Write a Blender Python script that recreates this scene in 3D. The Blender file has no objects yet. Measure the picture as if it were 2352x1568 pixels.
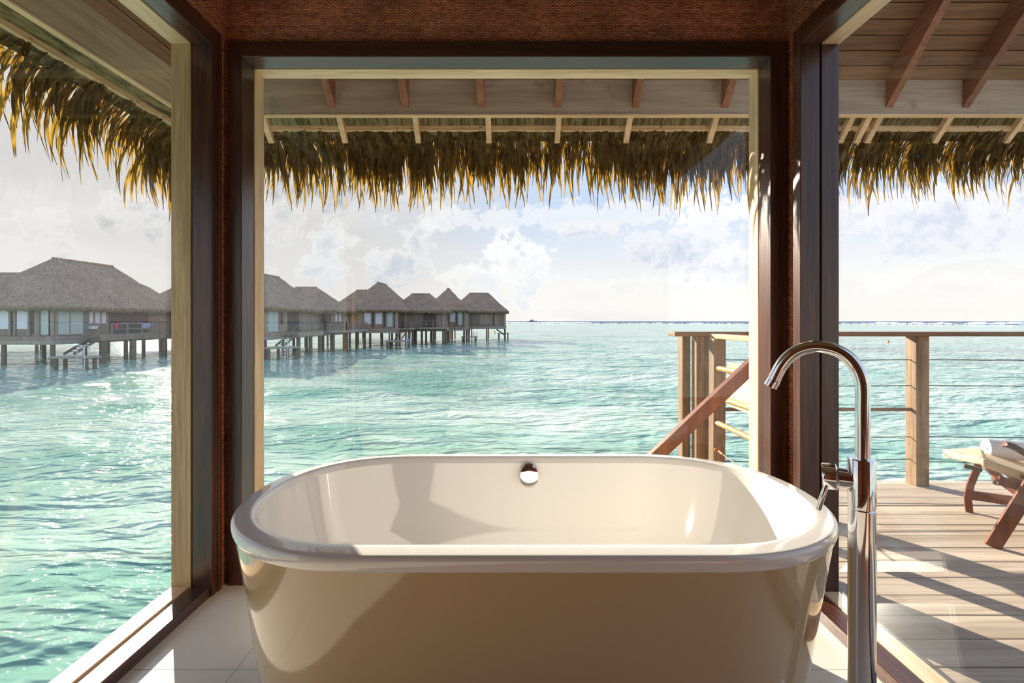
import bpy, bmesh, math, random
import numpy as np
from mathutils import Vector, Matrix

random.seed(7)
rng = np.random.default_rng(7)
sc = bpy.context.scene
col = sc.collection

# ------------------------------------------------------------------ camera, sky, sun, exposure
F = 1045.0            # focal length in pixels of a 2352 x 1568 frame
EYE = 1.18            # eye height above the bathroom floor
VX, VY = 1172.0, 737.0
SEA_Z = -2.4

cam_d = bpy.data.cameras.new('camera')
cam_d.sensor_width = 36.0
cam_d.sensor_fit = 'HORIZONTAL'
cam_d.lens = 36.0 * F / 2352.0
cam_d.shift_x = (1176.0 - VX) / 2352.0
cam_d.shift_y = (VY - 784.0) / 2352.0
cam_d.clip_start = 0.02
cam_d.clip_end = 20000
cam = bpy.data.objects.new('camera', cam_d)
cam.location = (0, 0, EYE)
cam.rotation_euler = (math.pi / 2, 0, 0)
col.objects.link(cam)
sc.camera = cam

sc.view_settings.view_transform = 'Standard'
sc.view_settings.look = 'None'
sc.view_settings.exposure = 0.75
sc.view_settings.gamma = 1.0
sc.view_settings.use_curve_mapping = False
sc.cycles.use_denoising = True
sc.cycles.max_bounces = 12
sc.cycles.diffuse_bounces = 6
sc.cycles.glossy_bounces = 5
sc.cycles.transparent_max_bounces = 24
sc.cycles.sample_clamp_indirect = 8.0

SUN_AZ = math.radians(-37.4)      # left of the view axis
SUN_EL = math.radians(20.0)
sun_dir = Vector((math.sin(SUN_AZ) * math.cos(SUN_EL), math.cos(SUN_AZ) * math.cos(SUN_EL), math.sin(SUN_EL)))
sun_d = bpy.data.lights.new('sun', 'SUN')
sun_d.energy = 8.0
sun_d.color = (1.0, 0.89, 0.73)
sun_d.angle = math.radians(0.55)
sun = bpy.data.objects.new('sun', sun_d)
sun.rotation_euler = sun_dir.to_track_quat('Z', 'Y').to_euler()
sun.location = sun_dir * 60
col.objects.link(sun)


def srgb(r, g, b):
    def f(c):
        c /= 255.0
        return c / 12.92 if c <= 0.04045 else ((c + 0.055) / 1.055) ** 2.4
    return (f(r), f(g), f(b), 1.0)


class NT:
    """small helper to write node trees"""
    def __init__(self, tree):
        self.t = tree
        self.n = tree.nodes
        self.l = tree.links

    def set(self, sock, v):
        if hasattr(v, 'is_output') or isinstance(v, bpy.types.NodeSocket):
            self.l.new(v, sock)
        elif v is not None:
            sock.default_value = v

    def math(self, op, a, b=None, c=None, clamp=False):
        n = self.n.new('ShaderNodeMath')
        n.operation = op
        n.use_clamp = clamp
        for i, v in enumerate((a, b, c)):
            if v is not None:
                self.set(n.inputs[i], v)
        return n.outputs[0]

    def vmath(self, op, a, b=None):
        n = self.n.new('ShaderNodeVectorMath')
        n.operation = op
        self.set(n.inputs[0], a)
        if b is not None:
            self.set(n.inputs[1], b)
        return n.outputs['Value'] if op in ('DOT_PRODUCT', 'LENGTH', 'DISTANCE') else n.outputs['Vector']

    def noise(self, vec, scale, detail=4, rough=0.55, dist=0.0, color=False):
        n = self.n.new('ShaderNodeTexNoise')
        self.set(n.inputs['Vector'], vec)
        n.inputs['Scale'].default_value = scale
        n.inputs['Detail'].default_value = detail
        n.inputs['Roughness'].default_value = rough
        n.inputs['Distortion'].default_value = dist
        return n.outputs['Color' if color else 'Fac']

    def mapping(self, vec, scale=(1, 1, 1), loc=(0, 0, 0), rot=(0, 0, 0)):
        n = self.n.new('ShaderNodeMapping')
        self.set(n.inputs['Vector'], vec)
        n.inputs['Scale'].default_value = scale
        n.inputs['Location'].default_value = loc
        n.inputs['Rotation'].default_value = rot
        return n.outputs['Vector']

    def smooth(self, v, lo, hi):
        n = self.n.new('ShaderNodeMapRange')
        n.interpolation_type = 'SMOOTHSTEP'
        self.set(n.inputs['Value'], v)
        n.inputs['From Min'].default_value = lo
        n.inputs['From Max'].default_value = hi
        return n.outputs['Result']

    def maprange(self, v, a, b, c, d):
        n = self.n.new('ShaderNodeMapRange')
        self.set(n.inputs['Value'], v)
        for k, x in zip(('From Min', 'From Max', 'To Min', 'To Max'), (a, b, c, d)):
            n.inputs[k].default_value = x
        return n.outputs['Result']

    def mix(self, f, a, b, blend='MIX'):
        n = self.n.new('ShaderNodeMix')
        n.data_type = 'RGBA'
        n.blend_type = blend
        self.set(n.inputs['Factor'], f)
        self.set(n.inputs[6], a)
        self.set(n.inputs[7], b)
        return n.outputs[2]

    def sep(self, v):
        n = self.n.new('ShaderNodeSeparateXYZ')
        self.set(n.inputs[0], v)
        return n.outputs

    def comb(self, x, y, z):
        n = self.n.new('ShaderNodeCombineXYZ')
        for i, v in enumerate((x, y, z)):
            self.set(n.inputs[i], v)
        return n.outputs[0]

    def bump(self, h, strength=0.5, dist=0.01, normal=None):
        n = self.n.new('ShaderNodeBump')
        self.set(n.inputs['Height'], h)
        n.inputs['Strength'].default_value = strength
        n.inputs['Distance'].default_value = dist
        if normal is not None:
            self.set(n.inputs['Normal'], normal)
        return n.outputs['Normal']


# ---- sky with drifting cumulus, warm towards the low sun, pale haze at the horizon
def dir_of(px_, py_):
    u, v = (px_ - VX) / F, (VY - py_) / F
    return math.atan2(u, 1.0), math.atan2(v, math.hypot(1.0, u))


def build_world():
    w = bpy.data.worlds.new('sky')
    sc.world = w
    w.use_nodes = True
    T = NT(w.node_tree)
    T.n.clear()
    g = T.n.new('ShaderNodeTexCoord').outputs['Generated']
    d = T.vmath('NORMALIZE', g)
    x, y, z = T.sep(d)
    az = T.math('ARCTAN2', x, y)
    el = T.math('ARCSINE', z)
    # base gradient
    haze = srgb(247, 244, 240)
    blue = srgb(198, 217, 245)
    zen = srgb(140, 176, 222)
    base = T.mix(T.smooth(el, 0.03, 0.27), haze, blue)
    base = T.mix(T.smooth(el, 0.30, 1.3), base, zen)
    sd = T.vmath('DOT_PRODUCT', d, tuple(sun_dir))
    warm = T.smooth(sd, 0.72, 1.0)
    base = T.mix(T.math('MULTIPLY', warm, 0.92), base, srgb(215, 211, 207))
    # broad soft haze clouds
    soft = T.noise(T.mapping(d, (1.4, 1.4, 5.0), (3.1, 0.4, 1.7)), 1.6, 5, 0.5)
    base = T.mix(T.math('MULTIPLY', T.smooth(soft, 0.50, 0.70), 0.25), base, srgb(250, 247, 244))
    soft2 = T.noise(T.mapping(d, (1.0, 1.0, 4.0), (7.3, 2.2, 5.1)), 2.3, 5, 0.55)
    base = T.mix(T.math('MULTIPLY', T.smooth(soft2, 0.54, 0.72), 0.30), base, srgb(205, 209, 222))
    # cumulus banks: (px, py, half width px, half height px, edge colour, core colour, opacity)
    fb = T.noise(T.mapping(d, (1, 1, 1.1)), 17.0, 8, 0.60)
    fb2 = T.noise(T.mapping(d, (1, 1, 1.15), (2.7, 1.1, 0.3)), 48.0, 6, 0.62)
    fbm = T.math('ADD', T.math('MULTIPLY', fb, 0.62), T.math('MULTIPLY', fb2, 0.38))
    W, G1, G2 = srgb(250, 249, 249), srgb(198, 206, 218), srgb(205, 210, 226)
    clouds = [
        (752, 586, 44, 70, srgb(231, 231, 231), G1, .85), (720, 622, 75, 22, srgb(229, 229, 229), G1, .7),
        (958, 560, 30, 66, srgb(234, 234, 235), G1, .85), (900, 600, 66, 34, srgb(233, 233, 234), G1, .85),
        (1195, 606, 70, 60, W, srgb(222, 230, 240), .9), (1120, 640, 70, 30, W, srgb(228, 232, 238), .6),
        (1340, 535, 68, 24, srgb(235, 236, 242), srgb(196, 202, 218), .85),
        (1625, 500, 64, 66, W, srgb(206, 212, 228), .92), (1580, 560, 105, 52, srgb(240, 241, 246), srgb(196, 204, 224), .9),
        (1690, 610, 66, 40, W, srgb(220, 224, 236), .7),
        (340, 488, 74, 44, srgb(226, 224, 222), srgb(178, 178, 182), .9), (252, 510, 44, 34, srgb(224, 222, 220), srgb(182, 182, 184), .85),
        (640, 500, 60, 60, srgb(232, 230, 228), srgb(196, 199, 204), .75),
        (790, 430, 220, 46, srgb(228, 228, 229), srgb(184, 189, 199), .9),
        (1330, 500, 300, 26, W, srgb(240, 241, 244), .6),
        (1952, 492, 50, 32, srgb(238, 234, 236), srgb(190, 198, 220), .85),
        (2180, 500, 260, 58, srgb(244, 243, 247), srgb(208, 215, 232), .85),
        (1480, 650, 120, 20, W, srgb(226, 229, 236), .5), (2210, 660, 160, 26, W, srgb(240, 236, 238), .5),
        (60, 520, 120, 60, srgb(230, 228, 226), srgb(206, 204, 203), .7),
    ]
    out = base
    for (cx, cy, hw, hh, edge, core, op) in clouds:
        a0, e0 = dir_of(cx, cy)
        ca = math.cos(a0)
        wa = 1.3 * hw / F * ca * ca
        we = 1.3 * hh / F * ca
        p = T.math('DIVIDE', T.math('SUBTRACT', az, a0), wa)
        q = T.math('DIVIDE', T.math('SUBTRACT', el, e0), we)
        rr = T.math('SQRT', T.math('ADD', T.math('MULTIPLY', p, p), T.math('MULTIPLY', q, q)))
        dd = T.math('ADD', T.math('SUBTRACT', 1.0, rr), T.math('MULTIPLY', T.math('SUBTRACT', fbm, 0.48), 5.2))
        m = T.math('MULTIPLY', T.smooth(dd, 0.05, 0.42), op)
        # darker towards the base, as a cloud lit from behind is
        cc = T.mix(T.smooth(T.math('SUBTRACT', dd, T.math('MULTIPLY', q, 0.5)), 0.25, 1.45), edge, core)
        out = T.mix(m, out, cc)
    # below the horizon the sky is never seen: the sea covers it
    bg = T.n.new('ShaderNodeBackground')
    T.set(bg.inputs['Color'], out)
    bg.inputs['Strength'].default_value = 0.70
    o = T.n.new('ShaderNodeOutputWorld')
    T.l.new(bg.outputs[0], o.inputs[0])
    w.cycles.sampling_method = 'MANUAL'
    w.cycles.sample_map_resolution = 1024


build_world()


# ------------------------------------------------------------------ materials
def new_mat(name):
    m = bpy.data.materials.new(name)
    m.use_nodes = True
    T = NT(m.node_tree)
    T.n.clear()
    o = T.n.new('ShaderNodeOutputMaterial')
    return m, T, o


def principled(T, o, **kw):
    p = T.n.new('ShaderNodeBsdfPrincipled')
    for k, v in kw.items():
        T.set(p.inputs[k.replace('_', ' ')], v)
    T.l.new(p.outputs[0], o.inputs['Surface'])
    return p


def wood(name, dark, light, axis, rough=0.45, coat=0.0, fine=90.0, stretch=0.05, spots=0.0, bump=0.25, vary=0.18, world=False):
    """grain running along axis ('x','y','z'), tone varying from piece to piece"""
    m, T, o = new_mat(name)
    tc = T.n.new('ShaderNodeTexCoord').outputs['Object']
    s = [1, 1, 1]
    s['xyz'.index(axis)] = stretch
    oi = T.n.new('ShaderNodeObjectInfo').outputs['Random']
    off = T.comb(T.math('MULTIPLY', oi, 31.0), T.math('MULTIPLY', oi, 17.0), T.math('MULTIPLY', oi, 7.0))
    v = T.mapping(T.vmath('ADD', tc, off), tuple(s))
    g1 = T.noise(v, fine, 5, 0.6, 0.4)
    g2 = T.noise(v, fine * 0.16, 4, 0.55, 0.8)
    g = T.math('ADD', T.math('MULTIPLY', g1, 0.5), T.math('MULTIPLY', g2, 0.5))
    c = T.mix(T.smooth(g, 0.34, 0.66), dark, light)
    if vary:
        k = T.math('ADD', 1.0 - vary, T.math('MULTIPLY', oi, 2 * vary))
        c = T.mix(1.0, c, T.comb(k, k, k), 'MULTIPLY')
    if spots:
        sp = T.noise(T.vmath('ADD', tc, off), 6.0, 3, 0.6)
        c = T.mix(T.math('MULTIPLY', T.smooth(sp, 0.60, 0.74), spots), c, tuple(0.35 * x for x in dark[:3]) + (1,))
    principled(T, o, Base_Color=c, Roughness=rough, Coat_Weight=coat, Coat_Roughness=0.18,
               Normal=T.bump(g1, bump, 0.004))
    return m


def plain(name, c, rough=0.5, metal=0.0, coat=0.0, nscale=0.0, namp=0.1, bump=0.0):
    m, T, o = new_mat(name)
    cc, nrm = c, None
    if nscale:
        tc = T.n.new('ShaderNodeTexCoord').outputs['Object']
        n = T.noise(tc, nscale, 4, 0.6)
        k = T.maprange(n, 0.2, 0.8, 1 - namp, 1 + namp)
        cc = T.mix(1.0, c, T.comb(k, k, k), 'MULTIPLY')
        if bump:
            nrm = T.bump(n, bump, 0.003)
    principled(T, o, Base_Color=cc, Roughness=rough, Metallic=metal, Coat_Weight=coat, Coat_Roughness=0.05, Normal=nrm)
    return m


def glass_mat():
    m, T, o = new_mat('window_glass')
    geo = T.n.new('ShaderNodeNewGeometry')
    c = T.math('ABSOLUTE', T.vmath('DOT_PRODUCT', geo.outputs['Incoming'], geo.outputs['Normal']))
    f = T.math('POWER', T.math('SUBTRACT', 1.0, c), 5.0)
    f = T.math('ADD', 0.04, T.math('MULTIPLY', 0.96, f), clamp=True)
    tr = T.n.new('ShaderNodeBsdfTransparent')
    tr.inputs[0].default_value = (0.985, 0.99, 0.985, 1)
    gl = T.n.new('ShaderNodeBsdfGlossy')
    gl.inputs['Roughness'].default_value = 0.0
    mx = T.n.new('ShaderNodeMixShader')
    T.l.new(f, mx.inputs[0])
    T.l.new(tr.outputs[0], mx.inputs[1])
    T.l.new(gl.outputs[0], mx.inputs[2])
    T.l.new(mx.outputs[0], o.inputs['Surface'])
    return m


def woven_mat():
    m, T, o = new_mat('woven_rattan')
    tc = T.n.new('ShaderNodeTexCoord').outputs['Object']
    wob = T.noise(tc, 9.0, 3, 0.55, color=True)
    tw = T.vmath('ADD', tc, T.vmath('MULTIPLY', wob, (0.010, 0.010, 0.006)))
    x, y, z = T.sep(tw)
    # flat strands running sideways, passing over and under the upright stakes in alternate rows
    u = T.math('DIVIDE', T.math('ADD', x, y), 0.0195)
    w = T.math('DIVIDE', z, 0.0074)
    row = T.math('FLOOR', w)
    fr = T.math('SUBTRACT', T.math('MULTIPLY', T.math('FRACT', w), 2.0), 1.0)
    prof = T.math('SUBTRACT', 1.0, T.math('MULTIPLY', fr, fr))
    over = T.math('ABSOLUTE', T.math('SINE', T.math('MULTIPLY', math.pi, T.math('ADD', u, T.math('MULTIPLY', row, 0.5)))))
    hgt = T.math('MULTIPLY', T.math('POWER', prof, 0.6), T.math('ADD', 0.25, T.math('MULTIPLY', over, 0.75)))
    strand = T.noise(T.comb(T.math('MULTIPLY', u, 0.6), T.math('MULTIPLY', row, 7.31), 0.0), 1.0, 2, 0.5)
    lite = T.mix(T.smooth(strand, 0.3, 0.7), srgb(184, 108, 78), srgb(240, 168, 128))
    cw = T.mix(T.smooth(hgt, 0.12, 0.72), srgb(78, 36, 26), lite)
    v = T.comb(T.math('ADD', x, y), z, 0.0)
    n = T.noise(tc, 3.0, 4, 0.6)
    k = T.maprange(n, 0.3, 0.7, 0.62, 1.25)
    c = T.mix(1.0, cw, T.comb(k, k, k), 'MULTIPLY')
    n2 = T.noise(T.mapping(v, (9, 160, 1)), 1.0, 3, 0.6)
    k2 = T.maprange(n2, 0.3, 0.7, 0.75, 1.2)
    c = T.mix(1.0, c, T.comb(k2, k2, k2), 'MULTIPLY')
    principled(T, o, Base_Color=c, Roughness=0.42,
               Normal=T.bump(hgt, 0.7, 0.0025))
    return m


def leaf_mat(name, c1, c2, trans):
    m, T, o = new_mat(name)
    tc = T.n.new('ShaderNodeTexCoord').outputs['Object']
    geo = T.n.new('ShaderNodeNewGeometry')
    n = T.noise(T.mapping(geo.outputs['Position'], (9, 9, 2)), 3.0, 4, 0.6)
    c = T.mix(T.smooth(n, 0.35, 0.65), c1, c2)
    d = T.n.new('ShaderNodeBsdfDiffuse')
    T.set(d.inputs[0], c)
    t = T.n.new('ShaderNodeBsdfTranslucent')
    gl = T.noise(T.mapping(geo.outputs['Position'], (45, 45, 1.5)), 1.0, 2, 0.5)
    T.set(t.inputs[0], T.mix(T.smooth(gl, 0.40, 0.62), tuple(x * 0.22 for x in trans[:3]) + (1,), trans))
    mx = T.n.new('ShaderNodeMixShader')
    mx.inputs[0].default_value = 0.37
    T.l.new(d.outputs[0], mx.inputs[1])
    T.l.new(t.outputs[0], mx.inputs[2])
    T.l.new(mx.outputs[0], o.inputs['Surface'])
    return m


def thatch_mat(name, c1, c2, sc_=(30, 30, 6), bump=0.8, dist=0.05):
    m, T, o = new_mat(name)
    tc = T.n.new('ShaderNodeTexCoord').outputs['Object']
    n = T.noise(T.mapping(tc, sc_), 1.0, 6, 0.65)
    n2 = T.noise(tc, 0.9, 3, 0.5)
    c = T.mix(T.smooth(n, 0.36, 0.64), c1, c2)
    k = T.maprange(n2, 0.3, 0.7, 0.85, 1.15)
    c = T.mix(1.0, c, T.comb(k, k, k), 'MULTIPLY')
    principled(T, o, Base_Color=c, Roughness=0.95, Normal=T.bump(n, bump, dist), Specular_IOR_Level=0.1)
    return m


def sea_mat():
    m, T, o = new_mat('lagoon_water')
    geo = T.n.new('ShaderNodeNewGeometry')
    pos = geo.outputs['Position']
    x, y, z = T.sep(pos)
    r = T.vmath('LENGTH', pos)
    # colour of the lagoon floor seen through the water: sand, reef patches, deep water beyond the reef
    p1 = T.noise(T.mapping(pos, (0.030, 0.055, 0)), 1.0, 5, 0.6, 0.6)
    p2 = T.noise(T.mapping(pos, (0.12, 0.2, 0), (4, 9, 0)), 1.0, 4, 0.6, 0.4)
    sand = T.mix(T.smooth(p2, 0.35, 0.65), (0.19, 0.39, 0.315, 1), (0.48, 0.61, 0.52, 1))
    c = T.mix(T.math('MULTIPLY', T.smooth(p1, 0.53, 0.64), 0.80), sand, (0.24, 0.275, 0.255, 1))
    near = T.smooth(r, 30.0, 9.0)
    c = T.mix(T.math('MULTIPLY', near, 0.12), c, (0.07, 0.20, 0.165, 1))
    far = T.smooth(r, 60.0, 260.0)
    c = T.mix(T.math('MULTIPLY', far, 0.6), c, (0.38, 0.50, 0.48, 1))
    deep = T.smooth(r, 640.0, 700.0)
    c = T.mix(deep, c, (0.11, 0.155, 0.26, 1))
    # ripples
    rot = (0, 0, math.radians(-14))
    w1 = T.noise(T.mapping(pos, (0.55, 1.35, 1), (0, 0, 0), rot), 1.0, 2, 0.45, 0.3)
    w2 = T.noise(T.mapping(pos, (1.6, 3.8, 1), (5, 2, 0), rot), 1.0, 1.6, 0.45, 0.5)
    w3 = T.noise(T.mapping(pos, (6, 11, 1), (1, 7, 0), (0, 0, math.radians(12))), 1.0, 0.5, 0.4, 0.3)
    h = T.math('ADD', T.math('MULTIPLY', w1, 0.36), T.math('ADD', T.math('MULTIPLY', w2, 0.125), T.math('MULTIPLY', w3, 0.017)))
    nb = T.bump(h, 1.0, 1.2)
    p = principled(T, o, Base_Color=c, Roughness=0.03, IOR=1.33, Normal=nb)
    # far off, the unresolved chop hides most of the mirror-like reflection
    df = T.n.new('ShaderNodeBsdfDiffuse')
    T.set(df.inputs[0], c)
    mx = T.n.new('ShaderNodeMixShader')
    T.set(mx.inputs[0], T.math('ADD', T.math('MULTIPLY', far, 0.35), T.math('MULTIPLY', deep, 0.5)))
    T.l.new(p.outputs[0], mx.inputs[1])
    T.l.new(df.outputs[0], mx.inputs[2])
    T.l.new(mx.outputs[0], o.inputs['Surface'])
    return m


M = {}
M['dark_x'] = wood('dark_stained_wood_x', srgb(40, 22, 18), srgb(78, 44, 32), 'x', 0.32, 0.35, vary=0.06)
M['dark_y'] = wood('dark_stained_wood_y', srgb(44, 24, 18), srgb(88, 50, 34), 'y', 0.30, 0.4, vary=0.06)
M['dark_z'] = wood('dark_stained_wood_z', srgb(46, 25, 20), srgb(92, 52, 36), 'z', 0.32, 0.35, vary=0.06)
pd, pl = srgb(204, 166, 128), srgb(242, 212, 176)
M['pale_x'] = wood('pale_outdoor_wood_x', pd, pl, 'x', 0.6, vary=0.05, spots=0.15)
M['pale_y'] = wood('pale_outdoor_wood_y', pd, pl, 'y', 0.6, vary=0.05, spots=0.15)
M['tan_z'] = wood('tan_weathered_jamb', srgb(168, 136, 98), srgb(208, 176, 136), 'z', 0.6, vary=0.05, spots=0.1)
M['pale_z'] = wood('pale_outdoor_wood_z', pd, pl, 'z', 0.6, vary=0.05, spots=0.1)
M['beam_x'] = wood('weathered_beam_x', srgb(170, 146, 122), srgb(204, 182, 156), 'x', 0.7, fine=60, spots=0.5)
M['beam_y'] = wood('weathered_beam_y', srgb(172, 152, 120), srgb(206, 186, 152), 'y', 0.7, fine=60, spots=0.3)
M['rafter'] = wood('red_brown_rafter', srgb(120, 74, 54), srgb(160, 108, 82), 'y', 0.6, fine=70)
M['plank_x'] = wood('roof_plank_x', srgb(110, 78, 54), srgb(148, 110, 80), 'x', 0.6, fine=70, vary=0.12)
M['plank_y'] = wood('roof_plank_y', srgb(110, 78, 54), srgb(148, 110, 80), 'y', 0.6, fine=70, vary=0.12)
M['deck'] = wood('weathered_deck_board', srgb(164, 147, 130), srgb(206, 191, 173), 'x', 0.62, fine=75, stretch=0.03, spots=0.25, vary=0.10)
M['rail_x'] = wood('railing_wood_x', srgb(100, 68, 46), srgb(146, 106, 74), 'x', 0.55, fine=70)
M['rail_y'] = wood('railing_wood_y', srgb(150, 110, 74), srgb(196, 156, 112), 'y', 0.55, fine=70)
M['rail_z'] = wood('railing_wood_z', srgb(100, 74, 52), srgb(156, 124, 92), 'z', 0.55, fine=70)
M['teak'] = wood('oiled_teak', srgb(88, 44, 27), srgb(138, 76, 48), 'z', 0.4, 0.2, fine=60)
M['dowel'] = wood('pale_dowel', srgb(182, 128, 72), srgb(222, 172, 112), 'y', 0.5, fine=80)
M['board'] = wood('pale_plank', srgb(206, 172, 128), srgb(236, 208, 166), 'y', 0.6, fine=60)
M['glass'] = glass_mat()
M['woven'] = woven_mat()
M['ceiling'] = plain('ceiling_paint', srgb(126, 90, 64), 0.7, nscale=4)
M['tile'] = plain('cream_floor_tile', srgb(226, 220, 210), 0.16, coat=0.3, nscale=2.5, namp=0.03)
M['grout'] = plain('grey_grout', srgb(132, 128, 122), 0.9, nscale=60)
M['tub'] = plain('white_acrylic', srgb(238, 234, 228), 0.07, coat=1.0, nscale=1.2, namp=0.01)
M['tub_skirt'] = plain('cream_acrylic_room_tint', srgb(204, 178, 136), 0.10, coat=0.8, nscale=1.2, namp=0.01)  # cream, tanned darker to carry the dim brown room's reflection
M['chrome'] = plain('polished_chrome', (0.80, 0.80, 0.80, 1), 0.06, metal=1.0, nscale=20, namp=0.02)
M['steel'] = plain('weathered_cable', srgb(70, 68, 66), 0.7, nscale=80)
M['copper'] = plain('copper_fitting', srgb(168, 112, 62), 0.55, nscale=80)
M['thatch_under'] = thatch_mat('thatch_underside', srgb(88, 80, 58), srgb(150, 138, 104), (60, 8, 8), 0.9, 0.02)
M['leaf'] = leaf_mat('dry_palm_leaf', srgb(74, 60, 36), srgb(124, 106, 72), (0.60, 0.35, 0.05, 1))
M['vroof'] = thatch_mat('villa_thatch', srgb(138, 116, 100), srgb(184, 162, 142), (8, 8, 3.0), 0.6, 0.06)
M['vfringe'] = thatch_mat('villa_thatch_edge', srgb(118, 100, 80), srgb(160, 142, 116), (9, 9, 1.0), 0.7, 0.08)
M['vwall'] = wood('villa_plank_wall', srgb(142, 122, 108), srgb(186, 166, 150), 'z', 0.8, fine=9, stretch=0.04, bump=0.4)
M['vdark'] = plain('villa_opening_shade', srgb(98, 85, 80), 0.7, nscale=2)  # dark, slightly hazed tone stands for the shade inside openings
M['vpost'] = plain('villa_pile', srgb(122, 104, 92), 0.8, nscale=6, namp=0.25)
M['vconc'] = plain('villa_floor_beam', srgb(168, 158, 148), 0.8, nscale=3, namp=0.15)
M['vblind'] = plain('white_roller_blind', srgb(232, 232, 240), 0.6, nscale=2, namp=0.03)
M['vcurtain'] = plain('pale_green_curtain', srgb(196, 208, 202), 0.6, nscale=3, namp=0.08)
M['vrail'] = plain('villa_railing_wood', srgb(150, 140, 134), 0.7, nscale=5)
M['vladder'] = plain('white_ladder_steel', srgb(206, 206, 204), 0.4, nscale=9)
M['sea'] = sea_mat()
M['foam'] = plain('surf_foam', srgb(245, 246, 248), 0.9, nscale=0.2)
M['reefrock'] = plain('exposed_reef', srgb(96, 92, 88), 0.9, nscale=0.5, namp=0.3)
M['cushion'] = plain('cream_canvas', srgb(222, 200, 166), 0.85, nscale=160, namp=0.08, bump=0.2)
M['piping'] = plain('cream_piping', srgb(196, 174, 134), 0.85, nscale=100)
M['towel'] = plain('white_terry', srgb(226, 224, 228), 0.95, nscale=260, namp=0.07, bump=0.8)
M['knob'] = plain('dark_grey_knob', srgb(88, 84, 80), 0.5, nscale=30)
M['pink'] = plain('pink_cloth', srgb(232, 60, 110), 0.9, nscale=6)
M['bluecloth'] = plain('pale_blue_cloth', srgb(160, 178, 214), 0.9, nscale=6)
M['orange'] = plain('orange_buoy_plastic', srgb(240, 140, 60), 0.5, nscale=6)
M['boat'] = plain('boat_paint', srgb(150, 158, 172), 0.6, nscale=1)


# ------------------------------------------------------------------ mesh helpers
def P(x, y, D):
    """world point seen at photo pixel (x, y) at distance D along the view axis"""
    return Vector(((x - VX) / F * D, D, EYE + (VY - y) / F * D))


class MB:
    def __init__(self):
        self.v, self.f = [], []

    def add(self, vs, fs):
        b = len(self.v)
        self.v += [tuple(p) for p in vs]
        self.f += [tuple(i + b for i in f) for f in fs]
        return self

    def box(self, x0, x1, y0, y1, z0, z1):
        return self.add([(x0, y0, z0), (x1, y0, z0), (x1, y1, z0), (x0, y1, z0),
                         (x0, y0, z1), (x1, y0, z1), (x1, y1, z1), (x0, y1, z1)],
                        [(3, 2, 1, 0), (4, 5, 6, 7), (0, 1, 5, 4), (1, 2, 6, 5), (2, 3, 7, 6), (3, 0, 4, 7)])

    def bar(self, a, b, w, h, up=(0, 0, 1)):
        """rectangular bar from a to b, width w across, height h along up"""
        a, b = Vector(a), Vector(b)
        d = (b - a).normalized()
        s = d.cross(Vector(up)).normalized()
        u = s.cross(d).normalized()
        vs = []
        for p in (a, b):
            for i, j in ((-1, -1), (1, -1), (1, 1), (-1, 1)):
                vs.append(p + s * (i * w / 2) + u * (j * h / 2))
        return self.add(vs, [(0, 1, 2, 3), (7, 6, 5, 4), (0, 4, 5, 1), (1, 5, 6, 2), (2, 6, 7, 3), (3, 7, 4, 0)])

    def tube(self, pts, r, n=10, caps=True):
        pts = [Vector(p) for p in pts]
        rs = r if isinstance(r, (list, tuple)) else [r] * len(pts)
        vs, fs = [], []
        prev = None
        for i, p in enumerate(pts):
            t = (pts[min(i + 1, len(pts) - 1)] - pts[max(i - 1, 0)]).normalized()
            if prev is None:
                ref = Vector((0, 0, 1)) if abs(t.z) < 0.9 else Vector((0, 1, 0))
                s = t.cross(ref).normalized()
            else:
                s = (prev - t * prev.dot(t)).normalized()
            prev = s
            u = t.cross(s)
            for k in range(n):
                a = 2 * math.pi * k / n
                vs.append(p + (s * math.cos(a) + u * math.sin(a)) * rs[i])
        for i in range(len(pts) - 1):
            for k in range(n):
                a, b = i * n + k, i * n + (k + 1) % n
                fs.append((a, b, b + n, a + n))
        if caps:
            fs.append(tuple(range(n - 1, -1, -1)))
            e = (len(pts) - 1) * n
            fs.append(tuple(range(e, e + n)))
        return self.add(vs, fs)

    def prism(self, poly, a, b):
        """poly: list of points; extruded by the vector b-a"""
        d = Vector(b) - Vector(a)
        n = len(poly)
        vs = [Vector(p) for p in poly] + [Vector(p) + d for p in poly]
        fs = [tuple(range(n - 1, -1, -1)), tuple(range(n, 2 * n))]
        fs += [(i, (i + 1) % n, (i + 1) % n + n, i + n) for i in range(n)]
        return self.add(vs, fs)

    def build(self, name, mat, parent=None, smooth=False, bevel=0.0, segs=2, angle=40):
        me = bpy.data.meshes.new(name)
        me.from_pydata(self.v, [], self.f)
        bm = bmesh.new()
        bm.from_mesh(me)
        bmesh.ops.recalc_face_normals(bm, faces=bm.faces)
        if bevel:
            bmesh.ops.bevel(bm, geom=list(bm.edges), offset=bevel, segments=segs, affect='EDGES', profile=0.5, clamp_overlap=True)
        bm.to_mesh(me)
        bm.free()
        me.materials.append(mat)
        if smooth:
            me.polygons.foreach_set('use_smooth', [True] * len(me.polygons))
            me.set_sharp_from_angle(angle=math.radians(angle))
        o = bpy.data.objects.new(name, me)
        col.objects.link(o)
        if parent is not None:
            o.parent = parent
            # vertices are given in world space; keep them there
            o.matrix_parent_inverse = parent.matrix_world.inverted()
        return o


def box(name, x0, x1, y0, y1, z0, z1, mat, parent=None, bevel=0.0):
    return MB().box(min(x0, x1), max(x0, x1), min(y0, y1), max(y0, y1), min(z0, z1), max(z0, z1)).build(name, mat, parent, bevel=bevel)


def empty(name, loc):
    e = bpy.data.objects.new(name, None)
    e.location = loc
    e.empty_display_size = 0.2
    e.matrix_world = Matrix.Translation(loc)
    col.objects.link(e)
    return e


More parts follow.
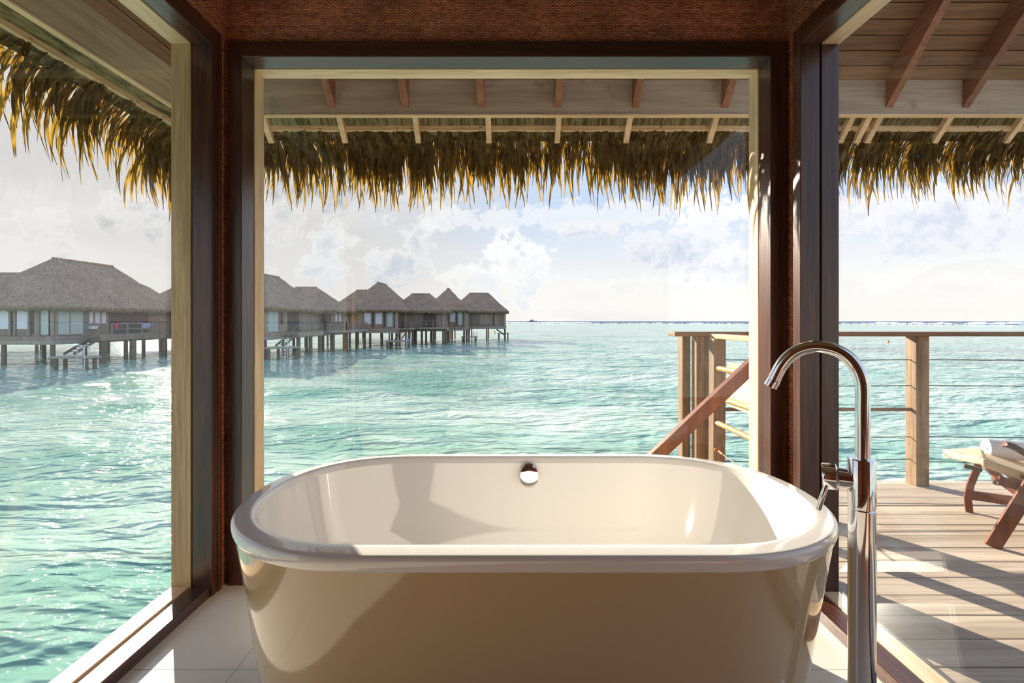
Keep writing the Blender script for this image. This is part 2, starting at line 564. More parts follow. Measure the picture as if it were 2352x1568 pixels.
def tag(o, label, cat, group=None, kind=None):
    o['label'] = label
    o['category'] = cat
    if group:
        o['group'] = group
    if kind:
        o['kind'] = kind
    return o


# ================================================================== SEA
def build_sea():
    # fan of rings round the house: fine where the open water lies, coarse behind
    a_front = np.radians(np.linspace(-82, 82, 760))
    a_back = np.radians(np.linspace(82, 278, 60))[1:-1]
    ang = np.concatenate([a_front, a_back])
    rad = np.concatenate([np.linspace(0.4, 3.0, 6)[:-1], np.geomspace(3.0, 120.0, 380), np.geomspace(120, 9000, 40)[1:]])
    R, A = np.meshgrid(rad, ang, indexing='ij')
    X, Y = R * np.sin(A), R * np.cos(A)
    Z = np.zeros_like(X)
    for k in range(42):
        lam = 0.8 * (1.11 ** k) if k < 24 else float(rng.uniform(0.7, 6.0))
        th = math.radians(90 + rng.normal(-14, 26))
        ph = rng.uniform(0, 6.283)
        amp = 0.0052 * lam ** 0.8
        kk = 2 * math.pi / lam
        arg = kk * (X * math.cos(th) + Y * math.sin(th)) + ph
        fade = np.clip(1 - R * 0.012 / lam * 1.6, 0, 1)
        Z += amp * fade * (1 - np.abs(np.sin(arg * 0.5)) * 1.3) * 0.8 if k % 3 == 0 else amp * fade * np.sin(arg)
    nr, na = X.shape
    co = np.stack([X, Y, Z + SEA_Z], -1).reshape(-1, 3)
    i, j = np.meshgrid(np.arange(nr - 1), np.arange(na), indexing='ij')
    j2 = (j + 1) % na
    f = np.stack([i * na + j, i * na + j2, (i + 1) * na + j2, (i + 1) * na + j], -1).reshape(-1, 4)[:, ::-1]
    me = bpy.data.meshes.new('sea')
    me.vertices.add(len(co))
    me.vertices.foreach_set('co', co.ravel())
    me.loops.add(f.size)
    me.loops.foreach_set('vertex_index', f.ravel().astype(np.int32))
    me.polygons.add(len(f))
    me.polygons.foreach_set('loop_start', np.arange(0, f.size, 4, dtype=np.int32))
    me.polygons.foreach_set('use_smooth', np.ones(len(f), dtype=bool))
    me.update(calc_edges=True)
    me.validate()
    me.materials.append(M['sea'])
    o = bpy.data.objects.new('sea', me)
    col.objects.link(o)
    tag(o, 'turquoise lagoon water with sun glitter and dark reef patches', 'sea', kind='structure')


build_sea()

# ================================================================== ROOM
XL, XR, YB = -1.285, 1.25, 2.06          # wall planes
YR = -3.0                                # rear wall plane
ZC = 2.75

# floor: tiles on a grout bed
fl = box('floor', XL - 0.16, XR + 0.12, YR, 2.2, -0.06, -0.004, M['grout'])
tag(fl, 'cream glossy floor tiles with thin grey joints under the bathtub', 'floor', kind='structure')
xs = [XL - .1] + [-0.929 + 0.6 * k for k in range(0, 4)] + [XR + .02]
ys = [YR + 0.02] + [1.54 - 0.6 * k for k in range(7, -1, -1)] + [YB + 0.02]
for a, b in zip(xs[:-1], xs[1:]):
    for c, d in zip(ys[:-1], ys[1:]):
        g = 0.0012
        box('tile', a + g, b - g, c + g, d - g, -0.004, 0.0, M['tile'], fl)

# woven walls
wb = MB()
wb.box(XL, XR, YB, 2.20, 2.425, ZC)
wb.box(XL, -1.20, YB, 2.10, 0, 2.425)
wb.box(1.17, XR, YB, 2.10, 0, 2.425)
tag(wb.build('wall_back', M['woven']), 'red-brown woven rattan wall above the middle window', 'wall', kind='structure')
wl = MB()
wl.box(XL - 0.14, XL, YR, YB, 2.44, ZC)
wl.box(XL - 0.04, XL, 2.02, YB + 0.001, 0, 2.44)
wl.box(XL - 0.14, XL, YR, 0.3, 0, 2.44)
tag(wl.build('wall_left', M['woven']), 'red-brown woven rattan wall over the window beside the open lagoon', 'wall', kind='structure')
wr = MB()
wr.box(XR, XR + 0.12, YR, YB, 2.41, ZC)
wr.box(XR, XR + 0.04, 1.965, YB + 0.001, 0, 2.41)
wr.box(XR, XR + 0.12, YR, 0.3, 0, 2.41)
tag(wr.build('wall_right', M['woven']), 'red-brown woven rattan wall over the window beside the wooden deck', 'wall', kind='structure')
wk = MB()
wk.box(XL, XR, YR - 0.1, YR, 0, ZC)
tag(wk.build('wall_rear', M['woven']), 'plain woven rattan wall opposite the middle window', 'wall', kind='structure')
tag(box('ceiling', XL - 0.14, XR + 0.12, YR - 0.1, 2.2, ZC, ZC + 0.06, M['ceiling']), 'plain brown ceiling above the bathroom', 'ceiling', kind='structure')

BV = 0.003
# --- window_1: the middle window
w1 = empty('window_1', (0, 2.03, 0))
tag(w1, 'wide middle window in a dark frame with pale outer lining', 'window', kind='structure')
IL, IR, IT, IB = -1.1986, 1.1617, 2.359, 0.06
JL, JR = -1.263, 1.2355
box('jamb', JL, IL, 2.03, 2.127, 0, 2.431, M['dark_z'], w1, BV)
box('jamb', IR, JR, 2.03, 2.127, 0, 2.431, M['dark_z'], w1, BV)
box('head', IL, IR, 2.03, 2.127, IT, 2.431, M['dark_x'], w1, BV)
box('sill', IL, IR, 2.03, 2.127, 0, IB, M['dark_x'], w1, BV)
box('liner', JL - .19, IL, 2.135, 2.217, -0.2, 2.44, M['pale_z'], w1, BV)
box('liner', IR, JR + .15, 2.135, 2.217, -0.2, 2.44, M['pale_z'], w1, BV)
box('liner', IL, IR, 2.135, 2.217, IT, 2.44, M['pale_x'], w1, BV)
box('liner', IL, IR, 2.135, 2.217, -0.2, IB, M['pale_x'], w1, BV)
box('pane', IL - 0.01, IR + 0.01, 2.1275, 2.1345, IB - 0.01, IT + 0.01, M['glass'], w1)

# --- window_2: towards the open lagoon
w2 = empty('window_2', (XL, 0.6, 0))
tag(w2, 'tall side window with pale sunlit sill above the glittering lagoon', 'window', kind='structure')
ZH, ZS, JY = 2.366, 0.044, 1.948
for (a, b, mz, my) in ((-1.361, -1.277, 'dark_z', 'dark_y'), (-1.453, -1.369, 'tan_z', 'pale_y')):
    nm = '' if mz == 'dark_z' else 'liner'
    y1 = 2.012 if mz == 'dark_z' else 2.134
    box(nm or 'jamb', a, b, JY, y1, 0 if mz == 'dark_z' else -0.2, 2.445, M[mz], w2, BV)
    box(nm or 'jamb', a, b, 0.22, 0.3, 0, 2.445, M[mz], w2, BV)
    box(nm or 'head', a, b, 0.3, JY, ZH, 2.445, M[my], w2, BV)
    box(nm or 'sill', a - (0 if mz == 'dark_z' else 0), b - 0.008, 0.3, JY, -0.05, ZS, M[my], w2, BV)
box('bead', -1.283, -1.271, 1.985, 2.008, 0, 2.40, M['dark_z'], w2, BV)
box('pane', -1.3685, -1.3615, 0.29, JY + 0.01, ZS - 0.01, ZH + 0.01, M['glass'], w2)

# --- window_3: towards the deck
w3 = empty('window_3', (XR, 0.6, 0))
tag(w3, 'tall side window with dark sill facing the wooden deck', 'window', kind='structure')
ZH3, ZS3, JY3 = 2.338, 0.048, 1.906
for (a, b, mz, my) in ((1.215, 1.2965, 'dark_z', 'dark_y'), (1.3045, 1.378, 'dark_z', 'pale_y')):
    inner = a < 1.3
    box('jamb' if inner else 'liner', a, b, JY3, 1.958 if inner else 2.134, 0 if inner else -0.2, 2.418, M[mz], w3, BV)
    box('jamb' if inner else 'liner', a, b, 0.22, 0.3, 0, 2.418, M[mz], w3, BV)
    box('head' if inner else 'liner', a, b, 0.3, JY3, ZH3, 2.418, M[my], w3, BV)
    box('sill' if inner else 'liner', a, b, 0.3, JY3, -0.05, ZS3, M[my], w3, BV)
box('pane', 1.297, 1.304, 0.29, JY3 + 0.01, ZS3 - 0.01, ZH3 + 0.01, M['glass'], w3)

# ================================================================== ROOF: beams, rafters, planks, thatch
roof = empty('roof', (0, 2.85, 2.475))
tag(roof, 'thatched roof overhang with beams, rafters and ragged palm fringe above the windows', 'roof', kind='structure')
BX, BY, BZ0, BZ1 = -2.023, 2.85, 2.475, 2.73   # inner faces of the eave beams
K = 1.065                                      # roof slope
XE = 6.2
box('beam', BX - 0.028, XE, BY, BY + 0.028, BZ0, BZ1 + 0.05, M['beam_x'], roof)
box('beam', BX - 0.028, BX, -3.2, BY, BZ0, BZ1 + 0.05, M['beam_y'], roof)
box('beam_edge', BX - 0.03, XE, BY - 0.006, BY + 0.03, BZ0 - 0.010, BZ0, M['pale_x'], roof)
box('beam_edge', BX - 0.03, BX + 0.006, -3.2, BY - 0.006, BZ0 - 0.010, BZ0, M['pale_y'], roof)
box('batten', BX - 0.14, XE, BY + 0.095, BY + 0.122, 2.415, 2.447, M['pale_x'], roof)
box('batten', BX - 0.122, BX - 0.095, -3.2, BY + 0.095, 2.415, 2.447, M['pale_y'], roof)


def roof_z(d):          # underside of the planks at distance d from the beam line, up towards the house
    return 2.69 + K * d


# planks, one object each
step = 0.055
for k in range(27):
    d0, d1 = k * step + 0.0015, (k + 1) * step - 0.0015
    z0, z1 = roof_z(d0), roof_z(d1)
    y0, y1 = BY - d0, BY - d1
    x0 = BX + d0
    m = MB()
    t = 0.02
    m.add([(x0, y0, z0), (XE, y0, z0), (XE, y1, z1), (x0 + step, y1, z1),
           (x0, y0 + t, z0 + t), (XE, y0 + t, z0 + t), (XE, y1 + t, z1 + t), (x0 + step, y1 + t, z1 + t)],
          [(3, 2, 1, 0), (4, 5, 6, 7), (0, 1, 5, 4), (1, 2, 6, 5), (2, 3, 7, 6), (3, 0, 4, 7)])
    m.build('plank', M['plank_x'], roof)
    if k < 20:
        m = MB()
        xa, xb = BX + d0, BX + d1
        m.add([(xa, -3.2, z0), (xa, BY - d0, z0), (xb, BY - d1, z1), (xb, -3.2, z1),
               (xa - t, -3.2, z0 + t), (xa - t, BY - d0, z0 + t), (xb - t, BY - d1, z1 + t), (xb - t, -3.2, z1 + t)],
              [(3, 2, 1, 0), (4, 5, 6, 7), (0, 1, 5, 4), (1, 2, 6, 5), (2, 3, 7, 6), (3, 0, 4, 7)])
        m.build('plank', M['plank_y'], roof)

rafter_x = [-1.118, -.657, -.183, .30, .785, 1.344, 1.87, 2.372, 2.853, 3.34, 3.83, 4.3, 4.8, 5.3]
for x in rafter_x:
    d = min(1.4, max(0.2, x - BX - 0.05))
    w = 0.022
    hgt = 0.175
    z0, z1 = roof_z(0), roof_z(d)
    yy0, yy1 = BY - 0.001, BY - d
    m = MB()
    vs = []
    for s in (-w, w):
        vs += [(x + s, yy0, z0 - hgt), (x + s, yy0, z0), (x + s, yy1, z1), (x + s, yy1, z1 - hgt)]
    m.add(vs, [(0, 1, 2, 3), (7, 6, 5, 4), (0, 4, 5, 1), (1, 5, 6, 2), (2, 6, 7, 3), (3, 7, 4, 0)])
    m.build('rafter', M['rafter'], roof)
for x in [-1.57, -1.085, -.603, -.14, .308, .76, 1.307, 1.75, 2.167, 2.274, 2.344, 2.79, 3.26, 3.74, 4.2, 4.7]:
    MB().bar((x, BY + 0.030, 2.486), (x, BY + 0.150, 2.486 - 0.12 * K), 0.034, 0.035).build('rafter_tail', M['pale_y'], roof)
for y in [2.3, 1.8, 1.3, 0.8, .3]:
    pass

# thatch body on top of the planks
th = MB()
pr_ = [(.165, 2.545 - .165 * K), (.030, 2.545 - .030 * K), (.030, 2.80), (-1.45, roof_z(1.45) + 0.06), (-1.45, roof_z(1.45) + 0.30), (.24, 2.545 - .10 * K)]
n6 = len(pr_)
quads = [(i, (i + 1) % n6, n6 + (i + 1) % n6, n6 + i) for i in range(n6)]
th.add([(BX - o_, BY + o_, z_) for o_, z_ in pr_] + [(XE, BY + o_, z_) for o_, z_ in pr_], quads)
th.add([(BX - o_, BY + o_, z_) for o_, z_ in pr_] + [(BX - o_, -3.2, z_) for o_, z_ in pr_], quads)
to = th.build('thatch', M['thatch_under'], roof)
to['kind'] = 'stuff'


# palm-leaf fringe: leaves leave the thatch down-slope and bend to hang
def leaf_mesh(i):
    r = random.Random(100 + i)
    n = 8
    L = r.uniform(0.36, 0.52)
    ang = math.radians(r.uniform(36, 50))      # initial pitch below horizontal
    bend = math.radians(r.uniform(85, 108)) - ang
    w0 = r.uniform(0.0065, 0.0135)
    side = r.uniform(-0.10, 0.10)
    tw = r.uniform(-0.9, 0.9)
    p = Vector((0, 0, 0))
    vs, fs = [], []
    for k in range(n + 1):
        s = k / n
        a = ang + bend * min(1.0, s * 1.25) ** 1.3
        w = w0 * (1.0 if s < 0.6 else max(0.16, 1 - (s - 0.6) / 0.46))
        t = tw * s
        acr = Vector((math.cos(t), math.sin(t) * 0.8, math.sin(t) * 0.3))
        fold = Vector((0, 0.25 * w, 0.25 * w))
        vs += [p - acr * w + fold, p, p + acr * w + fold]
        p = p + Vector((side / n + (r.uniform(-.004, .004)), math.cos(a) * L / n, -math.sin(a) * L / n))
    for k in range(n):
        b = 3 * k
        fs += [(b, b + 1, b + 4, b + 3), (b + 1, b + 2, b + 5, b + 4)]
    me = bpy.data.meshes.new('leaf')
    me.from_pydata([tuple(v) for v in vs], [], fs)
    me.polygons.foreach_set('use_smooth', [True] * len(me.polygons))
    me.materials.append(M['leaf'])
    return me, np.array([tuple(v) for v in vs]), fs


LV = [leaf_mesh(i) for i in range(28)]


def leaf_matrix(run, along, out, scale, yaw):
    """run 'b' = back eave (out is +Y), 'l' = eave over the lagoon (out is -X)"""
    z = 2.53 - K * out + random.uniform(-0.015, 0.02)
    if run == 'b':
        return Matrix.Translation((along, BY + out, z)) @ Matrix.Rotation(yaw, 4, 'Z') @ Matrix.Scale(scale, 4)
    if run == 'l':
        return Matrix.Translation((BX - out, along, z)) @ Matrix.Rotation(math.pi / 2 + yaw, 4, 'Z') @ Matrix.Scale(scale, 4)
    q = random.uniform(0, math.pi / 2)
    return Matrix.Translation((BX - out * math.sin(q), BY + out * math.cos(q), z)) @ Matrix.Rotation(q + yaw, 4, 'Z') @ Matrix.Scale(scale, 4)


specs = []       # (run, along, out, scale, yaw, nearness for the single-leaf choice)
for run, lo, hi, dens in (('b', BX - 0.05, XE, 340), ('l', -1.6, BY + 0.05, 230)):
    n = int((hi - lo) * dens)
    clump = [(random.uniform(lo, hi), random.gauss(0, 0.28)) for _ in range(int((hi - lo) * 16))]
    for i in range(n):
        row = i % 6
        c = random.choice(clump)
        if random.random() < 0.55:
            al = min(hi, max(lo, c[0] + random.gauss(0, 0.018)))
            yaw = c[1] * 0.5 + random.gauss(0, 0.12)
        else:
            al = random.uniform(lo, hi)
            yaw = random.gauss(0, 0.16)
        out = (0.125, 0.11, 0.135, 0.12, 0.14, 0.16)[row] + random.uniform(-0.02, 0.02)
        scl = random.uniform(0.74, 1.04) * (0.48, 1.05, 1.03, 0.78, 0.55, 0.6)[row]
        specs.append((run, al, out, scl, yaw))
for run, lo, hi in (('b', BX - 0.1, XE), ('l', -1.6, BY + 0.1)):
    for i in range(int((hi - lo) * (200 if run == 'b' else 130))):
        specs.append((run, random.uniform(lo, hi), random.uniform(0.135, 0.172), random.uniform(0.30, 0.62), random.gauss(0, 0.14)))
for i in range(160):
    specs.append(('c', 0, random.uniform(0.12, 0.22), random.uniform(0.7, 1.0), random.gauss(0, 0.12)))
random.shuffle(specs)
nb = nl = 0
pool_v, pool_f, base = [], [], 0
for (run, al, out, scl, yaw) in specs:
    mtx = leaf_matrix(run, al, out, scl, yaw)
    me, va, fa = random.choice(LV)
    if run == 'b' and nb < 150 and (-1.25 < al < 1.7 or 2.2 < al < 3.6) and scl > 0.7:
        nb += 1
        single = True
    elif run == 'l' and nl < 150 and 1.6 < al < 2.9 and scl > 0.7:
        nl += 1
        single = True
    else:
        single = False
    if single:
        o = bpy.data.objects.new('leaf', me)
        col.objects.link(o)
        o.parent = roof
        o.matrix_parent_inverse = roof.matrix_world.inverted()
        o.matrix_world = mtx
        o.matrix_basis = mtx
    else:
        mm = np.array(mtx)
        pool_v.append(va @ mm[:3, :3].T + mm[:3, 3])
        pool_f += [tuple(q + base for q in f) for f in fa]
        base += len(va)
me = bpy.data.meshes.new('fringe')
me.from_pydata(np.concatenate(pool_v).tolist(), [], pool_f)
me.polygons.foreach_set('use_smooth', [True] * len(me.polygons))
me.materials.append(M['leaf'])
fo = bpy.data.objects.new('palm_fringe', me)
col.objects.link(fo)
fo.parent = roof
fo.matrix_parent_inverse = roof.matrix_world.inverted()
fo['kind'] = 'stuff'

# ================================================================== DECK
deck = box('deck', 1.40, XE, -3.0, 3.34, -0.26, -0.034, M['rail_x'])
tag(deck, 'weathered grey-brown wooden deck of wide boards with dark gaps', 'deck', kind='structure')
edges = [3.178 - 0.1355 * k for k in range(0, 40)]
box('plank', 1.385, XE, 3.182, 3.36, -0.032, 0.0, M['deck'], deck, 0.003)
for e in edges:
    if e < -2.6:
        break
    q = random.uniform(-0.0015, 0.0015)
    jx = random.uniform(4.2, 5.6)
    box('plank', 1.385, jx, e - 0.1355 + 0.0045, e - 0.0045 + 0.004, -0.032, q, M['deck'], deck, 0.003)
    box('plank', jx + 0.004, XE, e - 0.1355 + 0.0045, e - 0.0045 + 0.004, -0.032, -q, M['deck'], deck, 0.003)

# ================================================================== RAILINGS
dr = empty('deck_railing', (2.9, 3.29, 0))
tag(dr, 'brown wooden railing with thin steel cables along the sea end of the deck', 'railing')
z_t = EYE - 25 / F * 3.25
box('top_rail', 1.165, XE, 3.22, 3.36, z_t - 0.031, z_t, M['rail_x'], dr, 0.004)
for (x0, w, y0) in ((2.897, 0.093, 3.245), (5.3, 0.093, 3.245), (1.331, 0.096, 3.25), (1.272, 0.06, 3.36)):
    zb = -0.5 if x0 < 1.4 else 0.0
    box('post', x0, x0 + w, y0, y0 + 0.093, zb, z_t - 0.031, M['rail_z'], dr, 0.004)
for z, sag in ((0.90, 0.004), (0.714, 0.006), (0.343, 0.008), (0.163, 0.010)):
    for (xa, xb) in ((1.43, 2.93), (2.96, 5.33), (5.36, XE)):
        pts = [(xa + (xb - xa) * s / 8, 3.295, z - sag * (1 - (2 * s / 8 - 1) ** 2) + (0.02 * (s / 8) * (z < .2) * (xb < 3))) for s in range(9)]
        MB().tube(pts, 0.0035, 6).build('cable', M['steel'], dr, smooth=True)
MB().tube([(1.43, 3.29, 0.541), (2.90, 3.29, 0.541)], 0.0135, 8).build('crossbar', M['rail_x'], dr, smooth=True)

sr = empty('side_railing', (1.42, 2.9, 0))
tag(sr, 'short sunlit railing with round rails and a pale plank beside the sea stairs', 'railing')
c0, c1 = P(1640, 775, 3.08), P(1634, 1050, 3.08)
m = MB()
vs = []
for (xx, zz) in ((1.372, -0.5), (1.3795, 1.058)):
    vs += [(xx, 3.08, zz), (xx + 0.082, 3.08, zz), (xx + 0.082, 3.16, zz), (xx, 3.16, zz)]
m.add(vs, [(3, 2, 1, 0), (4, 5, 6, 7), (0, 1, 5, 4), (1, 2, 6, 5), (2, 3, 7, 6), (3, 0, 4, 7)])
m.build('post', M['rail_z'], sr, bevel=0.004)
box('top_rail', 1.41, 1.50, 2.55, 3.22, 1.058, 1.09, M['rail_y'], sr, 0.004)
box('post', 1.42, 1.50, 2.57, 2.65, 0.0, 1.058, M['rail_z'], sr, 0.004)
MB().tube([(1.405, 3.075, 0.862), (1.42, 2.62, 0.862)], 0.0175, 12).build('round_rail', M['dowel'], sr, smooth=True)
MB().tube([(1.400, 3.075, 0.492), (1.415, 2.62, 0.492)], 0.0175, 12).build('round_rail', M['dowel'], sr, smooth=True)
MB().tube([(1.410, 3.05, 0.665), (1.425, 2.62, 0.665)], 0.0165, 12).build('round_rail', M['dowel'], sr, smooth=True)
box('board', 1.425, 1.445, 2.62, 2.99, 0.625, 0.915, M['board'], sr, 0.003)
MB().tube([(1.40, 3.07, 0.31), (1.40, 3.085, 0.31)], 0.022, 14).build('cable_plate', M['copper'], sr, smooth=True)
MB().tube([(1.40, 3.07, 0.31), (1.402, 3.00, 0.300)], 0.008, 8).build('cable_fitting', M['copper'], sr, smooth=True)
MB().tube([(1.402, 3.00, 0.300), (1.43, 2.62, 0.26)], 0.0035, 6).build('cable', M['copper'], sr, smooth=True)

st = empty('sea_stairs', (1.4, 2.5, 0))
tag(st, 'wooden stairs descending to the water with slanting brown handrail behind the bathtub', 'stairs')
a, b = Vector((1.412, 2.62, 0.97 + 0.027 * 0.945 - 0.05)), Vector((-0.9, 2.62, 0.97 - (1.385 + 0.9) * 0.945 - 0.05))
MB().bar(a, b, 0.05, 0.072).build('handrail', M['teak'], st, bevel=0.004)
for s in (2.30, 2.62):
    MB().bar((1.40, s, -0.06), (-1.10, s, -0.06 - 2.5 * 0.945), 0.045, 0.2).build('stringer', M['rail_x'], st)
for k in range(9):
    x = 1.30 - 0.26 * k
    box('tread', x - 0.13, x + 0.13, 2.325, 2.595, -0.245 * (k + 1), -0.245 * (k + 1) + 0.035, M['deck'], st, 0.004)
for x in (0.45, -0.6):
    zt = 0.97 - (1.385 - x) * 0.945 - 0.10
    box('baluster', x - 0.03, x + 0.03, 2.632, 2.668, zt - 1.0, zt, M['rail_z'], st, 0.004)

# ================================================================== BATHTUB
tub = empty('bathtub', (0.07, 1.563, 0))
tag(tub, 'freestanding white oval bathtub with cream skirt and rounded rim', 'bathtub')
TX, TY = 0.07, 1.563


def outline(a, b, n=128, ex=2.25):
    a, b = a + 0.012, b + 0.020
    re = b * 1.14
    pts = []
    for k in range(n):
        t = 2 * math.pi * (k + 0.5) / n
        c, s = math.cos(t), math.sin(t)
        pts.append((math.copysign((a - re) + re * abs(c) ** (2 / ex), c), math.copysign(b * abs(s) ** (2 / ex), s)))
    return pts


def rings(prof, cap=False):
    m = MB()
    n = 128
    vs, fs = [], []
    for (a, b, z) in prof:
        vs += [(TX + x, TY + y, z) for (x, y) in outline(a, b)]
    for i in range(len(prof) - 1):
        for k in range(n):
            k2 = (k + 1) % n
            fs.append((i * n + k, i * n + k2, (i + 1) * n + k2, (i + 1) * n + k))
    if cap:
        e = (len(prof) - 1) * n
        fs.append(tuple(range(e, e + n)))
    m.add(vs, fs)
    return m


skirt = [(0.845, 0.335, 0.0), (0.85, 0.34, 0.006), (0.872, 0.360, 0.18), (0.896, 0.384, 0.36), (0.916, 0.403, 0.50), (0.925, 0.412, 0.558)]
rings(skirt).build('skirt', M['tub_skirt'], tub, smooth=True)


def arc_profile():
    """rim section: outer lip, rolled top, inner edge"""
    pr = [(0.921, 0.408, 0.5550), (0.924, 0.411, 0.554), (0.9265, 0.4135, 0.5555), (0.9290, 0.4160, 0.559)]
    for k in range(1, 4):
        pr.append((0.929 + 0.004 * k / 3, 0.416 + 0.004 * k / 3, 0.559 + 0.014 * k / 3))
    ca, cb, r = 0.9200, 0.4070, 0.0135
    for k in range(0, 9):
        t = math.radians(5 + 80 * k / 8)
        pr.append((ca + r * math.cos(t), cb + r * math.cos(t), 0.5845 + r * math.sin(t)))
    pr += [(0.914, 0.401, 0.5985), (0.900, 0.387, 0.6000), (0.889, 0.376, 0.6008), (0.880, 0.367, 0.6012), (0.8755, 0.3625, 0.6000),
           (0.8725, 0.3595, 0.5965), (0.870, 0.357, 0.589), (0.8675, 0.3545, 0.575)]
    return pr


rings(arc_profile()).build('rim', M['tub'], tub, smooth=True, angle=60)
basin = [(0.8675, 0.3545, 0.575), (0.862, 0.350, 0.54), (0.850, 0.341, 0.48), (0.830, 0.329, 0.40), (0.800, 0.314, 0.31), (0.765, 0.298, 0.235),
         (0.72, 0.272, 0.185), (0.66, 0.235, 0.160), (0.58, 0.18, 0.150), (0.40, 0.10, 0.146), (0.2, 0.05, 0.145)]
rings(basin, cap=True).build('basin', M['tub'], tub, smooth=True, angle=60)
# overflow disc on the far inner wall
oc = P(1215, 1091, TY + 0.352)
m = MB()
n = 40
prof = [(0.040, 0.0), (0.041, -0.006), (0.0385, -0.011), (0.030, -0.014), (0.015, -0.0155), (0.001, -0.016)]
vs, fs = [], []
for (r, d) in prof:
    for k in range(n):
        t = 2 * math.pi * k / n
        vs.append((oc.x + r * math.cos(t), oc.y + d - r * math.sin(t) * -0.14, oc.z + 1.22 * r * math.sin(t)))
for i in range(len(prof) - 1):
    for k in range(n):
        fs.append((i * n + k, i * n + (k + 1) % n, (i + 1) * n + (k + 1) % n, (i + 1) * n + k))
m.add(vs, fs)
ov = m.build('overflow_cover', M['chrome'], tub, smooth=True)
ov['label'] = 'round chrome overflow cover'

# ================================================================== FAUCET
fd = 1.22
fx = (1979.5 - VX) / F * fd
fa = empty('bath_faucet', (fx, fd, 0))
tag(fa, 'tall chrome floor-standing faucet with curved spout beside the bathtub', 'faucet')


FB, FD = Vector((fx, fd)), Vector((-0.83, 0.56))     # the spout and the mixer point over the tub


def q(x, y, near=0.0):
    m_ = (x - VX) / F
    t_ = (FB.x - m_ * FB.y) / (m_ * FD.y - FD.x)
    p_ = FB + FD * t_
    return P(x, y, p_.y - near)


def lathe_z(prof, cx, cy, n=40):
    m = MB()
    vs, fs = [], []
    for (r, z) in prof:
        for k in range(n):
            t = 2 * math.pi * k / n
            vs.append((cx + r * math.cos(t), cy + r * math.sin(t), z))
    for i in range(len(prof) - 1):
        for k in range(n):
            fs.append((i * n + k, i * n + (k + 1) % n, (i + 1) * n + (k + 1) % n, (i + 1) * n + k))
    fs.append(tuple(range(n - 1, -1, -1)))
    e = (len(prof) - 1) * n
    fs.append(tuple(range(e, e + n)))
    return m.add(vs, fs)


z_top, z_seam = P(0, 1052, fd).z, P(0, 1166, fd).z
rc = 26.7 / F * fd
lathe_z([(0.055, 0.0), (0.055, 0.006), (0.05, 0.01), (0.034, 0.012)], fx, fd).build('base_plate', M['chrome'], fa, smooth=True)
lathe_z([(rc, 0.01), (rc, z_seam - 0.002), (rc - 0.002, z_seam)], fx, fd).build('column', M['chrome'], fa, smooth=True)
lathe_z([(rc - 0.002, z_seam), (rc, z_seam + 0.002), (rc, z_top - 0.003), (rc - 0.002, z_top), (0.012, z_top)], fx, fd).build('valve_body', M['chrome'], fa, smooth=True)
ctrl = [(1981.5, 1054), (1981.5, 1000), (1981.5, 940), (1981.5, 892), (1977, 866), (1966, 842), (1949, 822), (1926, 807), (1900, 799), (1874, 796),
        (1848, 800), (1826, 809), (1807, 824), (1793, 842), (1783, 861), (1778, 872)]


def catmull(pts, sub=5):
    pts = [Vector(p) for p in pts]
    out = []
    for i in range(len(pts) - 1):
        p0, p1, p2, p3 = pts[max(i - 1, 0)], pts[i], pts[i + 1], pts[min(i + 2, len(pts) - 1)]
        for s in range(sub):
            t = s / sub
            out.append(0.5 * ((2 * p1) + (p2 - p0) * t + (2 * p0 - 5 * p1 + 4 * p2 - p3) * t * t + (3 * p1 - p0 - 3 * p2 + p3) * t ** 3))
    out.append(pts[-1])
    return out


rp = 14.6 / F * fd
MB().tube(catmull([q(x, y) for x, y in ctrl]), rp, 28).build('spout', M['chrome'], fa, smooth=True)
MB().tube([q(1777.6, 872.6), q(1777.4, 873), q(1769, 887), q(1768.6, 887.6)], [rp * .96, rp * 1.06, rp * 1.06, rp * .8], 28).build('aerator', M['chrome'], fa, smooth=True)
# mixer: horizontal stub, knob, lever
hz = 1096
MB().tube([q(1976, hz + 6), q(1927, hz)], 21.5 / F * fd, 32).build('mixer_stub', M['chrome'], fa, smooth=True)
k0, k1 = q(1922, hz - 1), q(1888, hz - 5)
kd = (k1 - k0).normalized()
rk = 30.5 / F * fd
MB().tube([k0 - kd * .003, k0, k0 + kd * 0.002, k1 - kd * 0.003, k1, k1 + kd * .001], [rk * .7, rk * .94, rk, rk, rk * 0.94, rk * .7], 36).build('mixer_knob', M['chrome'], fa, smooth=True)
MB().tube([q(1898, 1112, .02), q(1880, 1168, .03), q(1879, 1171, .03)], [0.0070, 0.0070, 0.004], 18).build('lever', M['chrome'], fa, smooth=True)

# ================================================================== DECK CHAIR, CUSHION, TOWEL
O = Vector((2.52, 2.38, 0))
LA, WA = Vector((.8, -.6, 0)), Vector((.6, .8, 0))


def C(l, w, z):
    return O + LA * l + WA * w + Vector((0, 0, z))


ch = empty('deck_chair', O)
tag(ch, 'oiled teak folding deck chair with crossed legs standing on the deck', 'chair')
W_ = 0.54
MB().bar(C(0.0, 0, 0), C(0.235, 0, 0.60), 0.028, 0.062).build('leg', M['teak'], ch, bevel=0.004)
MB().bar(C(0.62, 0.03, 0), C(0.12, 0.03, 0.40), 0.026, 0.055).build('leg', M['teak'], ch, bevel=0.004)
